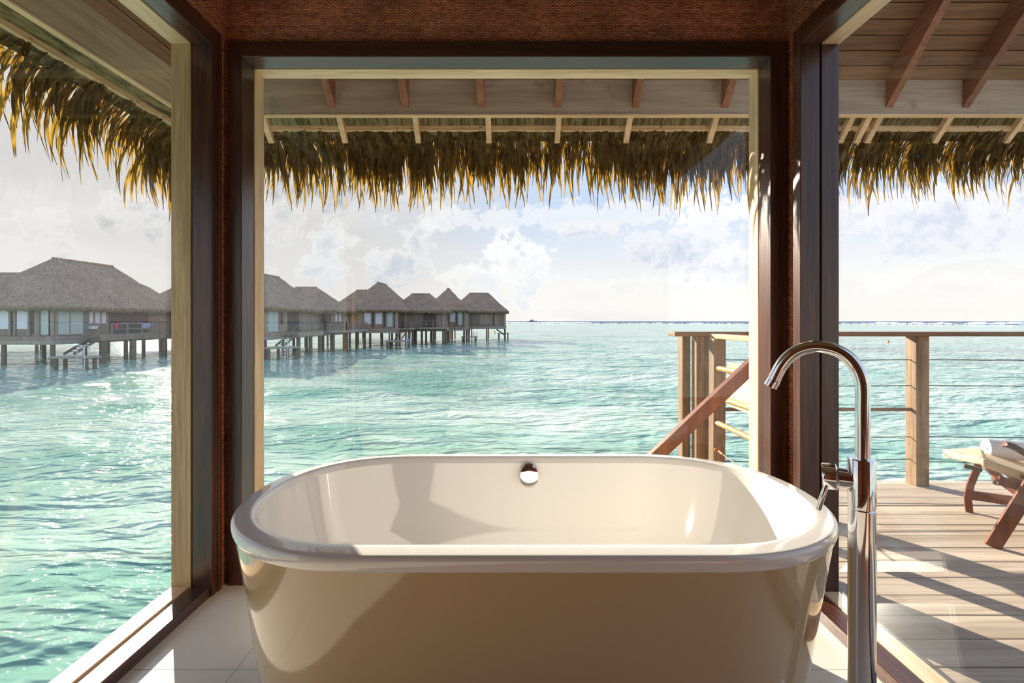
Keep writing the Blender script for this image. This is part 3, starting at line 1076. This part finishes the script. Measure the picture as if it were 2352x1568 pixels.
# far front leg, curved
pts = [C(-0.005, W_, 0.0), C(-0.012, W_, .08), C(0.0, W_, .17), C(0.025, W_, .26), C(0.04, W_, .34)]
for_m = MB()
vs = []
for p in pts:
    for (i, j) in ((-1, -1), (1, -1), (1, 1), (-1, 1)):
        vs.append(p + LA * (i * 0.018) + WA * (j * 0.012))
fs = [(0, 1, 2, 3), tuple(range(19, 15, -1))]
for i in range(4):
    for k in range(4):
        fs.append((i * 4 + k, i * 4 + (k + 1) % 4, i * 4 + 4 + (k + 1) % 4, i * 4 + 4 + k))
for_m.add(vs, fs).build('leg', M['teak'], ch, bevel=0.003)
MB().bar(C(0.62, W_ - .03, 0), C(0.1, W_ - .03, 0.38), 0.026, 0.055).build('leg', M['teak'], ch, bevel=0.004)
MB().bar(C(0.0, W_, .105), C(0.52, W_ - .02, .135), 0.022, 0.055).build('stretcher', M['teak'], ch, bevel=0.003)
MB().bar(C(0.40, W_ - .03, .15), C(0.42, 0.03, .15), 0.022, 0.05).build('stretcher', M['teak'], ch, bevel=0.003)
# seat side rails and slats
for w in (0.04, W_ - 0.04):
    MB().bar(C(0.03, w, 0.345), C(0.50, w, 0.235), 0.024, 0.045).build('side_rail', M['teak'], ch, bevel=0.003)
    if w < 0.1:
        MB().bar(C(-0.10, w, 0.395), C(-0.03, w, 0.385), 0.022, 0.022).build('side_rail', M['knob'], ch, bevel=0.003)
for k in range(6):
    l = 0.04 + 0.08 * k
    MB().bar(C(l, 0.03, 0.352 - 0.2 * l), C(l, W_ - 0.03, 0.352 - 0.2 * l), 0.045, 0.012).build('slat', M['teak'], ch)
for w in (0.04, W_ - 0.04):
    MB().bar(C(0.46, w, 0.22), C(0.95, w, 0.85), 0.024, 0.05).build('back_rail', M['teak'], ch, bevel=0.003)
for k in range(7):
    s = 0.1 + 0.13 * k
    MB().bar(C(0.46 + .49 * s, 0.05, 0.22 + .63 * s), C(0.46 + .49 * s, W_ - 0.05, 0.22 + .63 * s), 0.05, 0.012, up=(0, 0, 1)).build('slat', M['teak'], ch)
kc = P(2286, 1101, 2.50)
MB().tube([kc - LA * 0.012, kc, kc + LA * 0.018, kc + LA * 0.022], [0.024, 0.029, 0.029, 0.022], 20).build('knob', M['knob'], ch, smooth=True)
MB().bar(kc + LA * 0.02, C(0.16, 0.10, 0.24), 0.03, 0.034).build('lock_bar', M['teak'], ch, bevel=0.003)
# armrests: curved, thick at the front
for w in (0.0, W_):
    cl = [(0.035, .532), (0.05, .545), (0.08, .535), (0.13, .50), (0.22, .485), (0.40, .50), (0.60, .52), (0.72, .545)]
    if w > 0.1:
        cl = [(l * 0.6 + 0.30, z) for l, z in cl]
    vs, fs = [], []
    for i, (l, z) in enumerate(cl):
        hw = (0.012, 0.028, 0.036, 0.037, 0.033, 0.03, 0.028, 0.022)[i]
        hh = (0.006, 0.016, 0.020, 0.020, 0.019, 0.018, 0.018, 0.012)[i]
        for k in range(10):
            t = 2 * math.pi * k / 10
            vs.append(C(l, w + hw * math.cos(t), z + hh * math.sin(t)))
    for i in range(len(cl) - 1):
        for k in range(10):
            fs.append((i * 10 + k, i * 10 + (k + 1) % 10, i * 10 + 10 + (k + 1) % 10, i * 10 + 10 + k))
    fs += [tuple(range(9, -1, -1)), tuple(range(70, 80))]
    MB().add(vs, fs).build('armrest', M['teak'], ch, smooth=True)

cu = empty('chair_cushion', C(0.1, 0.25, 0.36))
tag(cu, 'cream canvas cushion with piped edges lying on the teak deck chair', 'cushion')


def slab(corners, t, name, mat, parent, bev=0.018):
    """corners: four top points (loop); thickness t downward, softly rounded"""
    m = MB()
    vs = [Vector(c) for c in corners] + [Vector(c) - Vector((0, 0, t)) for c in corners]
    m.add(vs, [(0, 1, 2, 3), (7, 6, 5, 4), (0, 4, 5, 1), (1, 5, 6, 2), (2, 6, 7, 3), (3, 7, 4, 0)])
    return m.build(name, mat, parent, smooth=True, bevel=bev, segs=4, angle=80)


A_, B_ = P(2163, 1031, 2.66), P(2251, 1047, 2.45)
A2, B2 = C(0.02, 0.40, 0.435), C(0.03, 0.01, 0.43)
slab([A_, B_, B_ + LA * 0.02, A2], 0.048, 'leg_rest_pad', M['cushion'], cu)
S0 = P(2251, 1049, 2.44)
S1 = C(0.50, 0.00, 0.285)
slab([S0, S1, S1 + WA * 0.50, A2 + Vector((0.02, 0, 0))], 0.05, 'seat_pad', M['cushion'], cu)
slab([C(0.47, 0.02, 0.285), C(0.93, 0.02, 0.89), C(0.93, 0.52, 0.89), C(0.47, 0.52, 0.285)], 0.06, 'back_pad', M['cushion'], cu)
MB().tube([A_ + Vector((0.01, -.005, -.002)), (A_ + B_) / 2 + Vector((0.0, 0, 0.0)), B_ + Vector((0.01, 0.005, -.002))], 0.0028, 6).build('piping', M['piping'], cu, smooth=True)

tw = empty('rolled_towel', P(2270, 1050, 2.62))
tag(tw, 'white rolled terry towel lying on the deck chair cushion', 'towel')
# spiral cross-section extruded along X
c0 = P(2262, 1027.5, 2.60)
ax = Vector((0.93, -0.37, -0.02)).normalized()
sx = ax.cross(Vector((0, 0, 1))).normalized()
uz = sx.cross(ax).normalized()
turns, npt = 4.2, 150
inner, outer_ = [], []
for k in range(npt + 1):
    s = k / npt
    a = s * turns * 2 * math.pi
    r = 0.006 + (0.0565 - 0.006) * s
    th_ = 0.0098
    inner.append((r - th_ / 2, a))
    outer_.append((r + th_ / 2, a))
vs, fs = [], []
for e, off in ((0, 0.0), (1, 0.52)):
    for (ri, a), (ro, _) in zip(inner, outer_):
        sk = 0.012 * (1 - ri / 0.06) if e == 0 else 0
        for r in (ri, ro):
            vs.append(c0 + ax * (off + sk) + sx * (r * math.cos(a)) + uz * (r * math.sin(a) * 0.95))
n = npt + 1
for k in range(npt):
    a0, a1 = 2 * k, 2 * k + 2
    b0_, b1_ = 2 * n + 2 * k, 2 * n + 2 * k + 2
    fs += [(a0, a0 + 1, a1 + 1, a1), (b0_, b1_, b1_ + 1, b0_ + 1), (a0 + 1, b0_ + 1, b1_ + 1, a1 + 1), (a0, a1, b1_, b0_)]
fs += [(2 * npt, 2 * npt + 1, 2 * n + 2 * npt + 1, 2 * n + 2 * npt)]
MB().add(vs, fs).build('terry_roll', M['towel'], tw, smooth=True, angle=50)

# ================================================================== WATER VILLAS
def hip_roof(parent, x0, x1, y0, y1, ridge, zr, ze, mat, fr):
    """ridge: ((x,y),(x,y)); eaves rectangle; softened, with thick ragged thatch edge"""
    # subdivide each slope for a slightly sagging, uneven thatch
    m = MB()
    rs = random.Random(int(abs(x0 * 13 + y0 * 7)))
    (rx0, ry0), (rx1, ry1) = ridge
    N, NS = 9, 20
    along_y = abs(ry1 - ry0) > abs(rx1 - rx0)
    cs = [(x0, y0), (x1, y0), (x1, y1), (x0, y1)]
    if along_y:
        tops = [(rx0, ry0), (rx0, ry0), (rx1, ry1), (rx1, ry1)]
    else:
        tops = [(rx0, ry0), (rx1, ry1), (rx1, ry1), (rx0, ry0)]
    loop_v = []
    for lev in range(N + 1):
        s = lev / N
        ring = []
        for side in range(4):
            e0, e1 = cs[side], cs[(side + 1) % 4]
            t0_, t1_ = tops[side], tops[(side + 1) % 4]
            for k in range(NS):
                f = k / NS
                ex, ey = e0[0] + (e1[0] - e0[0]) * f, e0[1] + (e1[1] - e0[1]) * f
                tx, ty = t0_[0] + (t1_[0] - t0_[0]) * f, t0_[1] + (t1_[1] - t0_[1]) * f
                j = 0.05 * rs.uniform(-1, 1) * (0 < s < 1)
                z = ze + (zr - ze) * s - 0.20 * math.sin(math.pi * s) * 0.6
                ring.append((ex + (tx - ex) * s + j, ey + (ty - ey) * s + j, z + j))
        loop_v.append(ring)
    n4 = 4 * NS
    vs = [p for r in loop_v for p in r]
    fs = []
    for lev in range(N):
        for k in range(n4):
            fs.append((lev * n4 + k, lev * n4 + (k + 1) % n4, (lev + 1) * n4 + (k + 1) % n4, (lev + 1) * n4 + k))
    m.add(vs, fs)
    ro = m.build('roof', mat, parent, smooth=True, angle=35)
    # ridge cap
    MB().tube([(rx0, ry0, zr - 0.05), (rx1, ry1, zr - 0.05)], 0.16, 8).build('ridge_cap', mat, parent, smooth=True)
    # ragged hanging edge
    m = MB()
    per = []
    tot = 260
    for side in range(4):
        e0, e1 = cs[side], cs[(side + 1) % 4]
        for k in range(tot // 4):
            f = k / (tot // 4)
            per.append((e0[0] + (e1[0] - e0[0]) * f, e0[1] + (e1[1] - e0[1]) * f))
    cx, cy = (x0 + x1) / 2, (y0 + y1) / 2
    vs, fs = [], []
    for (ex, ey) in per:
        q_ = rs.uniform(0.28, 0.46)
        vs += [(ex, ey, ze + 0.02), (cx + (ex - cx) * 1.012, cy + (ey - cy) * 1.012, ze - q_ * 0.5), (cx + (ex - cx) * 0.985, cy + (ey - cy) * 0.985, ze - q_),
               (cx + (ex - cx) * 0.93, cy + (ey - cy) * 0.93, ze - 0.1)]
    L = len(per)
    for k in range(L):
        k2 = (k + 1) % L
        for r in range(3):
            fs.append((4 * k + r, 4 * k2 + r, 4 * k2 + r + 1, 4 * k + r + 1))
    m.add(vs, fs)
    m.build('thatch_edge', fr, parent, smooth=True)
    return ro


def win(parent, face, a0, a1, z0, z1, at, mat, frame=True):
    """window on the face looking at -Y ('f', a = x) or +X ('e', a = y); frame with blind behind"""
    t = 0.07
    if face == 'f':
        fr = box('window', a0 - 0.08, a1 + 0.08, at - 0.05, at + 0.02, z0 - 0.08, z1 + 0.02, M['vwall'], parent)
        for e_ in (a0 - 0.2, a1 + 0.06):
            box('mullion', e_, e_ + 0.14, at - 0.16, at, z0 - 0.55, z1 + 0.2, M['vrail'], parent)
        box('recess_shade', a1 + 0.2, a1 + 0.42, at - 0.02, at + 0.03, z0 - 0.4, z1 + 0.1, M['vdark'], parent)  # flat dark panel, shade between the posts put into its colour
        box('pane', a0, a1, at - 0.075, at - 0.051, z0, z1, mat, fr)
    else:
        fr = box('window', at - 0.02, at + 0.05, a0 - 0.08, a1 + 0.08, z0 - 0.08, z1 + 0.02, M['vwall'], parent)
        box('pane', at + 0.051, at + 0.075, a0, a1, z0, z1, mat, fr)


def piles(parent, pts, ztop, r=0.17):
    for (x, y) in pts:
        MB().tube([(x, y, SEA_Z - 0.6), (x, y, ztop)], [r * 1.05, r], 10).build('pile', M['vpost'], parent, smooth=True)


def platform(parent, x0, x1, y0, y1, z, ladder_x=None, ladder_y=None):
    box('swim_platform', x0, x1, y0, y1, z - 0.14, z, M['vconc'], parent)
    piles(parent, [(x0 + .3, y0 + .25), (x1 - .3, y0 + .25), (x0 + .3, y1 - .25), (x1 - .3, y1 - .25)], z - 0.14, 0.13)
    if ladder_x is not None:
        lx, ly = ladder_x, (ladder_y if ladder_y is not None else y0 - 0.06)
        m = MB()
        for s in (-0.27, 0.27):
            m.tube([(lx + s, ly, SEA_Z - 0.3), (lx + s, ly, z + 0.7), (lx + s * .8, ly + .1, z + 0.85), (lx + s * .8, ly + .4, z + .8), (lx + s * .8, ly + .45, z)], 0.035, 6)
        for k in range(5):
            m.tube([(lx - .27, ly, SEA_Z + .1 + k * .28), (lx + .27, ly, SEA_Z + .1 + k * .28)], 0.03, 6)
        m.build('ladder', M['vladder'], parent, smooth=True)


def railing(parent, pts, z0, h=0.95, every=1.5, thick=0.05):
    """open railing along a path of (x,y)"""
    for (a, b) in zip(pts[:-1], pts[1:]):
        A0, B0 = Vector((a[0], a[1], 0)), Vector((b[0], b[1], 0))
        for zz in (h, h * 0.5):
            MB().bar(A0 + Vector((0, 0, z0 + zz)), B0 + Vector((0, 0, z0 + zz)), thick, thick).build('rail', M['vrail'], parent)
        n = max(1, round((B0 - A0).length / every))
        for k in range(n + 1):
            p = A0 + (B0 - A0) * (k / n)
            box('rail_post', p.x - thick * .8, p.x + thick * .8, p.y - thick * .8, p.y + thick * .8, z0 - 0.1, z0 + h, M['vrail'], parent)


def steps(parent, a, b, width, n, mat):
    """flight from a (top) to b (bottom); width along the horizontal normal"""
    a, b = Vector(a), Vector(b)
    d = (b - a)
    side = Vector((-d.y, d.x, 0))
    side = side.normalized() * width / 2 if side.length > 1e-6 else Vector((0, width / 2, 0))
    for s in (-1, 1):
        MB().bar(a + side * s, b + side * s, 0.06, 0.2).build('stair_stringer', mat, parent)
    for k in range(1, n):
        p = a + d * (k / n)
        MB().bar(p - side, p + side, 0.30, 0.05).build('stair_tread', mat, parent)


def villa(label, main, sec, zf, ze, zr, extras=None, zr2=None, front=(), east=(), group=None, front2=(), east2=(), dark_f=(), dark_e=()):
    """main: (xc, ridge y0, ridge y1, half) with its ridge along Y; sec: (x0, x1, yc, half) with its ridge along X"""
    loc = (main[0], (main[1] + main[2]) / 2, zf) if main else ((sec[0] + sec[1]) / 2, sec[2], zf)
    v = empty('water_villa', loc)
    tag(v, label, 'villa', group)
    inset = 0.75
    if main:
        xc, y0, y1, hb = main
        hip_roof(v, xc - hb, xc + hb, y0 - hb, y1 + hb, ((xc, y0), (xc, y1)), zr, ze + 0.32, M['vroof'], M['vfringe'])
        ax0, ax1, ay0, ay1 = xc - hb + inset, xc + hb - inset, y0 - hb + inset, y1 + hb - inset
        box('wall', ax0, ax1, ay0, ay1, zf, ze + 0.3, M['vwall'], v)
        box('floor_beam', ax0 - .25, ax1 + .25, ay0 - .25, ay1 + .25, zf - 0.7, zf - 0.03, M['vconc'], v)
        box('floor_edge', ax0 - .3, ax1 + .3, ay0 - .3, ay1 + .3, zf - 0.30, zf - 0.02, M['vwall'], v)
        for x in (ax0, ax1):
            for y in (ay0, ay1):
                box('corner_post', x - .16, x + .16, y - .16, y + .16, zf - .3, ze + .25, M['vwall'], v)
        for (c0_, c1_, z0_, z1_, mt) in front:
            win(v, 'f', c0_, c1_, z0_, z1_, ay0, M[mt])
        for (c0_, c1_, z0_, z1_, mt) in east:
            win(v, 'e', c0_, c1_, z0_, z1_, ax1, M[mt])
        for (c0_, c1_) in dark_e:
            box('doorway_shade', ax1 - 0.02, ax1 + 0.03, c0_, c1_, zf + 0.02, ze + 0.1, M['vdark'], v)  # dark sheet on the wall, coloured as the shade of an open veranda
        px_ = [(ax0 + (ax1 - ax0) * i / 2, ay0 + (ay1 - ay0) * j / 2) for i in range(3) for j in range(3)]
        piles(v, px_, zf - 0.7, 0.16)
    if sec:
        x0, x1, yc, hb = sec
        z2 = zr2 if zr2 else zr
        hip_roof(v, x0 - hb, x1 + hb, yc - hb, yc + hb, ((x0, yc), (x1, yc)), z2, ze + 0.32, M['vroof'], M['vfringe'])
        ax0, ax1, ay0, ay1 = x0 - hb + inset, x1 + hb - inset, yc - hb + inset, yc + hb - inset
        box('wall', ax0, ax1, ay0, ay1, zf, ze + 0.3, M['vwall'], v)
        box('floor_beam', ax0 - .25, ax1 + .25, ay0 - .25, ay1 + .25, zf - 0.6, zf - 0.03, M['vconc'], v)
        for x in (ax0, ax1):
            for y in (ay0, ay1):
                box('corner_post', x - .14, x + .14, y - .14, y + .14, zf - .3, ze + .25, M['vwall'], v)
        for (c0_, c1_, z0_, z1_, mt) in front2:
            win(v, 'f', c0_, c1_, z0_, z1_, ay0, M[mt])
        for (c0_, c1_, z0_, z1_, mt) in east2:
            win(v, 'e', c0_, c1_, z0_, z1_, ax1, M[mt])
        for (c0_, c1_) in dark_f:
            box('doorway_shade', c0_, c1_, ay0 - 0.03, ay0 + 0.02, zf + 0.02, ze + 0.1, M['vdark'], v)  # flat sheet whose dark colour stands for a shaded opening
        piles(v, [(ax0 + (ax1 - ax0) * i / 3, ay0 + (ay1 - ay0) * j) for i in range(4) for j in range(2)], zf - 0.6, 0.14)
    return v


# -- villa 1, nearest, seen through the side window
V1 = villa('nearest thatched water villa with pink cloth on its railing, seen through the lagoon-side window', (-40.2, 40.0, 46.0, 4.62), (-40.2, -37.6, 56.5, 4.5), 0.0, 2.03, 6.72, zr2=6.2,
           front=[(-42.2, -41.3, 0.55, 2.1, 'vblind'), (-40.6, -39.76, 0.55, 2.1, 'vblind'), (-39.1, -38.24, 0.55, 2.1, 'vblind'), (-37.2, -36.58, 0.1, 2.1, 'vcurtain')],
           east=[(36.5, 37.4, 0.1, 2.1, 'vcurtain'), (37.56, 38.6, 0.1, 2.1, 'vcurtain'), (39.2, 39.55, 1.0, 2.1, 'vblind'), (39.75, 40.2, 1.0, 2.1, 'vblind'), (40.4, 40.8, 1.0, 2.1, 'vblind')],
           dark_e=[(41.2, 45.6)])
ex = -40.2 + 4.62 - 0.75
box('veranda', ex, ex + 1.7, 38.5, 46.2, -0.25, 0.0, M['vconc'], V1)
box('veranda_edge', ex, ex + 1.75, 38.45, 46.25, -0.5, -0.02, M['vwall'], V1)
piles(V1, [(ex + 1.5, 38.9), (ex + 1.5, 42.0), (ex + 1.5, 45.8)], -0.5, 0.24)
railing(V1, [(ex + 1.65, 39.6), (ex + 1.65, 46.1)], 0.0, 0.95, 1.6, 0.06)
for k in range(6):
    box('siding', ex + 0.03, ex + 0.06, 38.55 + k * .11, 38.64 + k * .11, 0.0, 2.0, M['vrail'], V1)
steps(V1, (ex + 1.2, 38.9, -0.1), (ex + 1.2, 36.2, -1.45), 0.8, 8, M['vpost'])
MB().bar((ex + 1.75, 38.6, 0.8), (ex + 1.75, 36.4, -0.75), 0.07, 0.09).build('stair_handrail', M['vpost'], V1)
platform(V1, -33.6, -30.8, 33.1, 34.3, -1.42, -31.15, 33.0)
box('towel_rack', ex + .05, ex + .35, 39.1, 39.7, 0.5, 0.75, M['vblind'], V1)
for (yy, lab, mt, wd, nm, cat) in ((39.85, 'small pink cloth hanging on the railing of the nearest villa', 'pink', 0.32, 'pink_cloth', 'cloth'),
                                   (42.8, 'pale blue cloth draped over the railing of the nearest villa', 'bluecloth', 1.0, 'blue_cloth', 'cloth')):
    m = MB()
    xx = ex + 1.65
    nseg = 6
    vs = []
    for k in range(nseg + 1):
        f = k / nseg
        wv = 0.03 * math.sin(f * 9)
        vs += [(xx + .05 + wv, yy + wd * f, 0.985), (xx + .07 + wv, yy + wd * f, 0.55 - .1 * math.sin(f * 5)), (xx + .045 + wv, yy + wd * f, 0.55 - .1 * math.sin(f * 5)), (xx - .05, yy + wd * f, 0.985), (xx - .06, yy + wd * f, 0.7)]
    fs = []
    for k in range(nseg):
        for r in range(4):
            fs.append((5 * k + r, 5 * k + r + 1, 5 * k + 5 + r + 1, 5 * k + 5 + r))
    m.add(vs, fs)
    tag(m.build(nm, M[mt], smooth=True), lab, cat)

# -- villa far left behind the first one
villa('thatched villa half hidden behind the left slope of the nearest villa', None, (-70.0, -55.0, 53.0, 4.7), 0.0, 2.1, 6.75, zr2=6.75)

# -- villa 2, at the left edge of the middle window
V2 = villa('thatched villa with glazed corner and dark veranda cut by the middle window frame', (-26.6, 46.3, 52.3, 4.35), (-27.6, -24.9, 58.5, 3.9), 0.08, 2.15, 6.22, zr2=5.5,
           front=[(-24.3, -23.3, 0.15, 2.1, 'vcurtain')],
           east=[(43.1, 44.0, 0.15, 2.1, 'vcurtain'), (44.05, 44.9, 0.15, 2.1, 'vcurtain'), (45.4, 45.9, 0.9, 2.0, 'vdark')], dark_e=[(47.0, 49.5)],
           dark_f=[(-24.0, -22.4)], east2=[(56.4, 57.0, 1.1, 2.2, 'vblind'), (57.6, 58.2, 1.1, 2.2, 'vblind')])
ex = -26.6 + 4.35 - .75
box('veranda', ex, ex + 1.6, 46.0, 52.0, -0.25, 0.06, M['vconc'], V2)
box('veranda_edge', ex, ex + 1.65, 45.95, 52.05, -0.45, 0.04, M['vwall'], V2)
piles(V2, [(ex + 1.4, 46.4), (ex + 1.4, 49.2), (ex + 1.4, 51.6)], -0.45, 0.2)
railing(V2, [(ex + 1.55, 47.0), (ex + 1.55, 51.9)], 0.08, 0.95, 1.3, 0.055)
box('veranda', ex + 1.7, ex + 3.9, 53.2, 61.0, -0.2, 0.1, M['vconc'], V2)
piles(V2, [(ex + 2.0, 54), (ex + 3.6, 54), (ex + 2.0, 57.5), (ex + 3.6, 57.5), (ex + 3.6, 60.6)], -0.2, 0.17)
railing(V2, [(ex + 1.7, 53.3), (ex + 3.8, 53.3), (ex + 3.8, 61.0)], 0.1, 0.95, 1.0, 0.055)
for k in range(22):
    box('siding', ex + 1.75 + k * .094, ex + 1.82 + k * .094, 53.36, 53.40, 0.12, 1.0, M['vwall'], V2)
steps(V2, (ex + 1.0, 46.5, 0.0), (ex + 1.0, 43.4, -1.2), 0.8, 8, M['vpost'])
MB().bar((ex + 1.5, 46.3, 0.9), (ex + 1.5, 43.6, -0.5), 0.07, 0.09).build('stair_handrail', M['vpost'], V2)
platform(V2, -22.2, -19.9, 41.0, 43.2, -1.2, -20.3)

# -- villa between 2 and 3, further off
villa('distant thatched villa whose roof shows between two nearer villas', None, (-29.9, -26.2, 88.5, 4.4), 0.25, 2.9, 7.2, zr2=7.2, front2=[(-32.6, -31.9, 1.0, 2.6, 'vblind')])

# -- villa 3
d3 = 62.6 + .75


def vx(px_, d):
    return (px_ - VX) / F * d


V3 = villa('thatched villa with two white blinds and a steep hipped roof, second from the middle frame', (-19.5, 67.0, 71.4, 4.4), (-15.75, -12.8, 72.5, 3.2), 0.20, 2.43, 6.89, zr2=5.5,
           front=[(vx(837, d3), vx(852, d3), 0.75, 2.35, 'vblind'), (vx(863, d3), vx(878, d3), 0.75, 2.35, 'vblind'), (vx(890, d3), vx(902, d3), 0.4, 2.35, 'vcurtain')],
           dark_e=[(64.5, 68)], dark_f=[(-13.4, -11.4)])
ex = -19.5 + 4.4 - .75
box('veranda', ex, ex + 1.6, 65.0, 70.0, -0.1, 0.18, M['vconc'], V3)
piles(V3, [(ex + 1.4, 65.4), (ex + 1.4, 67.5), (ex + 1.4, 69.6)], -0.1, 0.18)
railing(V3, [(ex + 1.55, 65.1), (ex + 1.55, 69)], 0.2, 0.95, 1.2, 0.055)
box('veranda', -13.9, -9.4, 68.6, 70.2, 0.0, 0.22, M['vconc'], V3)
railing(V3, [(-13.8, 68.7), (-9.5, 68.7)], 0.22, 0.95, 1.0, 0.06)
piles(V3, [(-13.4, 69), (-11.6, 69), (-9.8, 69)], 0.0, 0.18)
steps(V3, (ex + 0.9, 64.8, 0.1), (ex + 0.9, 60.6, -1.35), 0.9, 10, M['vpost'])
platform(V3, -16.2, -13.1, 58.6, 60.6, -1.38, -13.1)

# -- villa 4 (pointed roof) with its wing at the end of the row
d5 = 76.05 + .75
d6 = 86 + .75
V4 = villa('last villa of the row with pointed roof and a plank-walled wing beside the open horizon', (-11.0, 80.0, 83.0, 3.95), (-8.1, -4.3, 90.0, 4.0), 0.28, 2.72, 6.93, zr2=6.7,
           front=[(vx(1012.5, d5), vx(1024.5, d5), 1.0, 2.65, 'vblind'), (vx(1034, d5), vx(1045, d5), 1.0, 2.65, 'vblind'), (vx(1053, d5), vx(1062, d5), 0.55, 2.65, 'vcurtain')],
           front2=[(vx(1072, d6), vx(1098, d6), 0.5, 2.6, 'vrail'), (vx(1103, d6), vx(1130, d6), 0.5, 2.6, 'vwall')],
           east2=[(87.6, 88.9, 1.0, 2.7, 'vblind'), (89.5, 90.8, 1.0, 2.7, 'vblind')])
platform(V4, -8.3, -5.6, 76.5, 78.8, -1.45, -5.9)
steps(V4, (-7.6, 82.4, 0.2), (-7.6, 78.6, -1.4), 0.9, 10, M['vpost'])
platform(V4, -2.6, -0.2, 90.5, 93.0, -1.2)
MB().bar((-2.6, 86.7, -0.4), (-1.0, 88.5, -1.6), 0.15, 0.2).build('brace', M['vpost'], V4)

# ================================================================== REEF LINE, BOAT, BUOYS
m = MB()
m2 = MB()
a_s = [math.radians(-30 + 100 * k / 900) for k in range(901)]
r2 = random.Random(5)
vs, fs = [], []
hcur = 1.0
for k, a in enumerate(a_s):
    hcur = max(0.15, min(1.7, hcur + r2.uniform(-0.35, 0.35)))
    rr = 745 + 8 * math.sin(a * 30)
    hz_ = hcur * (1.6 if a > 0.5 else 1.0)
    for (dr_, zz) in ((0, 0.0), (5.0, hz_), (14, 0.0)):
        vs.append((math.sin(a) * (rr + dr_), math.cos(a) * (rr + dr_), SEA_Z + zz))
for k in range(900):
    b = 3 * k
    fs += [(b, b + 1, b + 4, b + 3), (b + 1, b + 2, b + 5, b + 4)]
m.add(vs, fs)
tag(m.build('surf_line', M['foam'], smooth=True), 'thin white line of surf breaking on the outer reef', 'surf', kind='stuff')
vs, fs = [], []
for k in range(420):
    a = math.radians(r2.uniform(-12, 66))
    rr = r2.uniform(690, 728)
    x, y = math.sin(a) * rr, math.cos(a) * rr
    s = r2.uniform(0.6, 2.4)
    hh = r2.uniform(0.3, 0.9)
    m2.add([(x - s, y, SEA_Z - .3), (x + s, y, SEA_Z - .3), (x + s * .3, y + s, SEA_Z - .3), (x + s * .1, y + s * .3, SEA_Z + hh)], [(0, 1, 3), (1, 2, 3), (2, 0, 3), (2, 1, 0)])
tag(m2.build('reef_rocks', M['reefrock']), 'scattered dark coral rocks exposed along the outer reef', 'rocks', kind='stuff')

bt = empty('boat', (vx(1222, 1500), 1500, SEA_Z))
tag(bt, 'tiny boat on the horizon near the last villa', 'boat')
bx_ = vx(1222, 1500)
m = MB()
m.prism([(bx_ - 17, 1498, SEA_Z + 3.4), (bx_ - 14, 1498, SEA_Z - 1), (bx_ + 13, 1498, SEA_Z - 1), (bx_ + 18, 1498, SEA_Z + 4.2)], (0, 0, 0), (0, 6, 0))
m.build('hull', M['boat'], bt)
MB().box(bx_ - 7, bx_ + 5, 1499, 1503, SEA_Z + 3.4, SEA_Z + 7.5).build('cabin', M['boat'], bt)
MB().box(bx_ - 1, bx_ + 0.4, 1500.5, 1501.5, SEA_Z + 7.5, SEA_Z + 11).build('mast', M['boat'], bt)


def buoy(px_, d, label, r):
    x = vx(px_, d)
    b = empty('buoy', (x, d, SEA_Z))
    tag(b, label, 'buoy')
    m = MB()
    n, k = 14, 8
    vs, fs = [], []
    for i in range(1, k):
        t = math.pi * i / k
        for j in range(n):
            p = 2 * math.pi * j / n
            vs.append((x + r * math.sin(t) * math.cos(p), d + r * math.sin(t) * math.sin(p), SEA_Z + 0.12 + r * math.cos(t)))
    for i in range(k - 2):
        for j in range(n):
            fs.append((i * n + j, i * n + (j + 1) % n, (i + 1) * n + (j + 1) % n, (i + 1) * n + j))
    fs += [tuple(range(n)), tuple(range((k - 2) * n, (k - 1) * n))]
    m.add(vs, fs).build('float', M['orange'], b, smooth=True)
    MB().tube([(x, d, SEA_Z + .1 + r * .9), (x, d, SEA_Z + .25 + r * 1.3)], r * .2, 8).build('top_ring', M['orange'], b)


buoy(1136, 144.0, 'orange buoy floating beside the last villa of the row', 0.30)
buoy(2040, 75.0, 'orange buoy floating beyond the deck railing', 0.22)
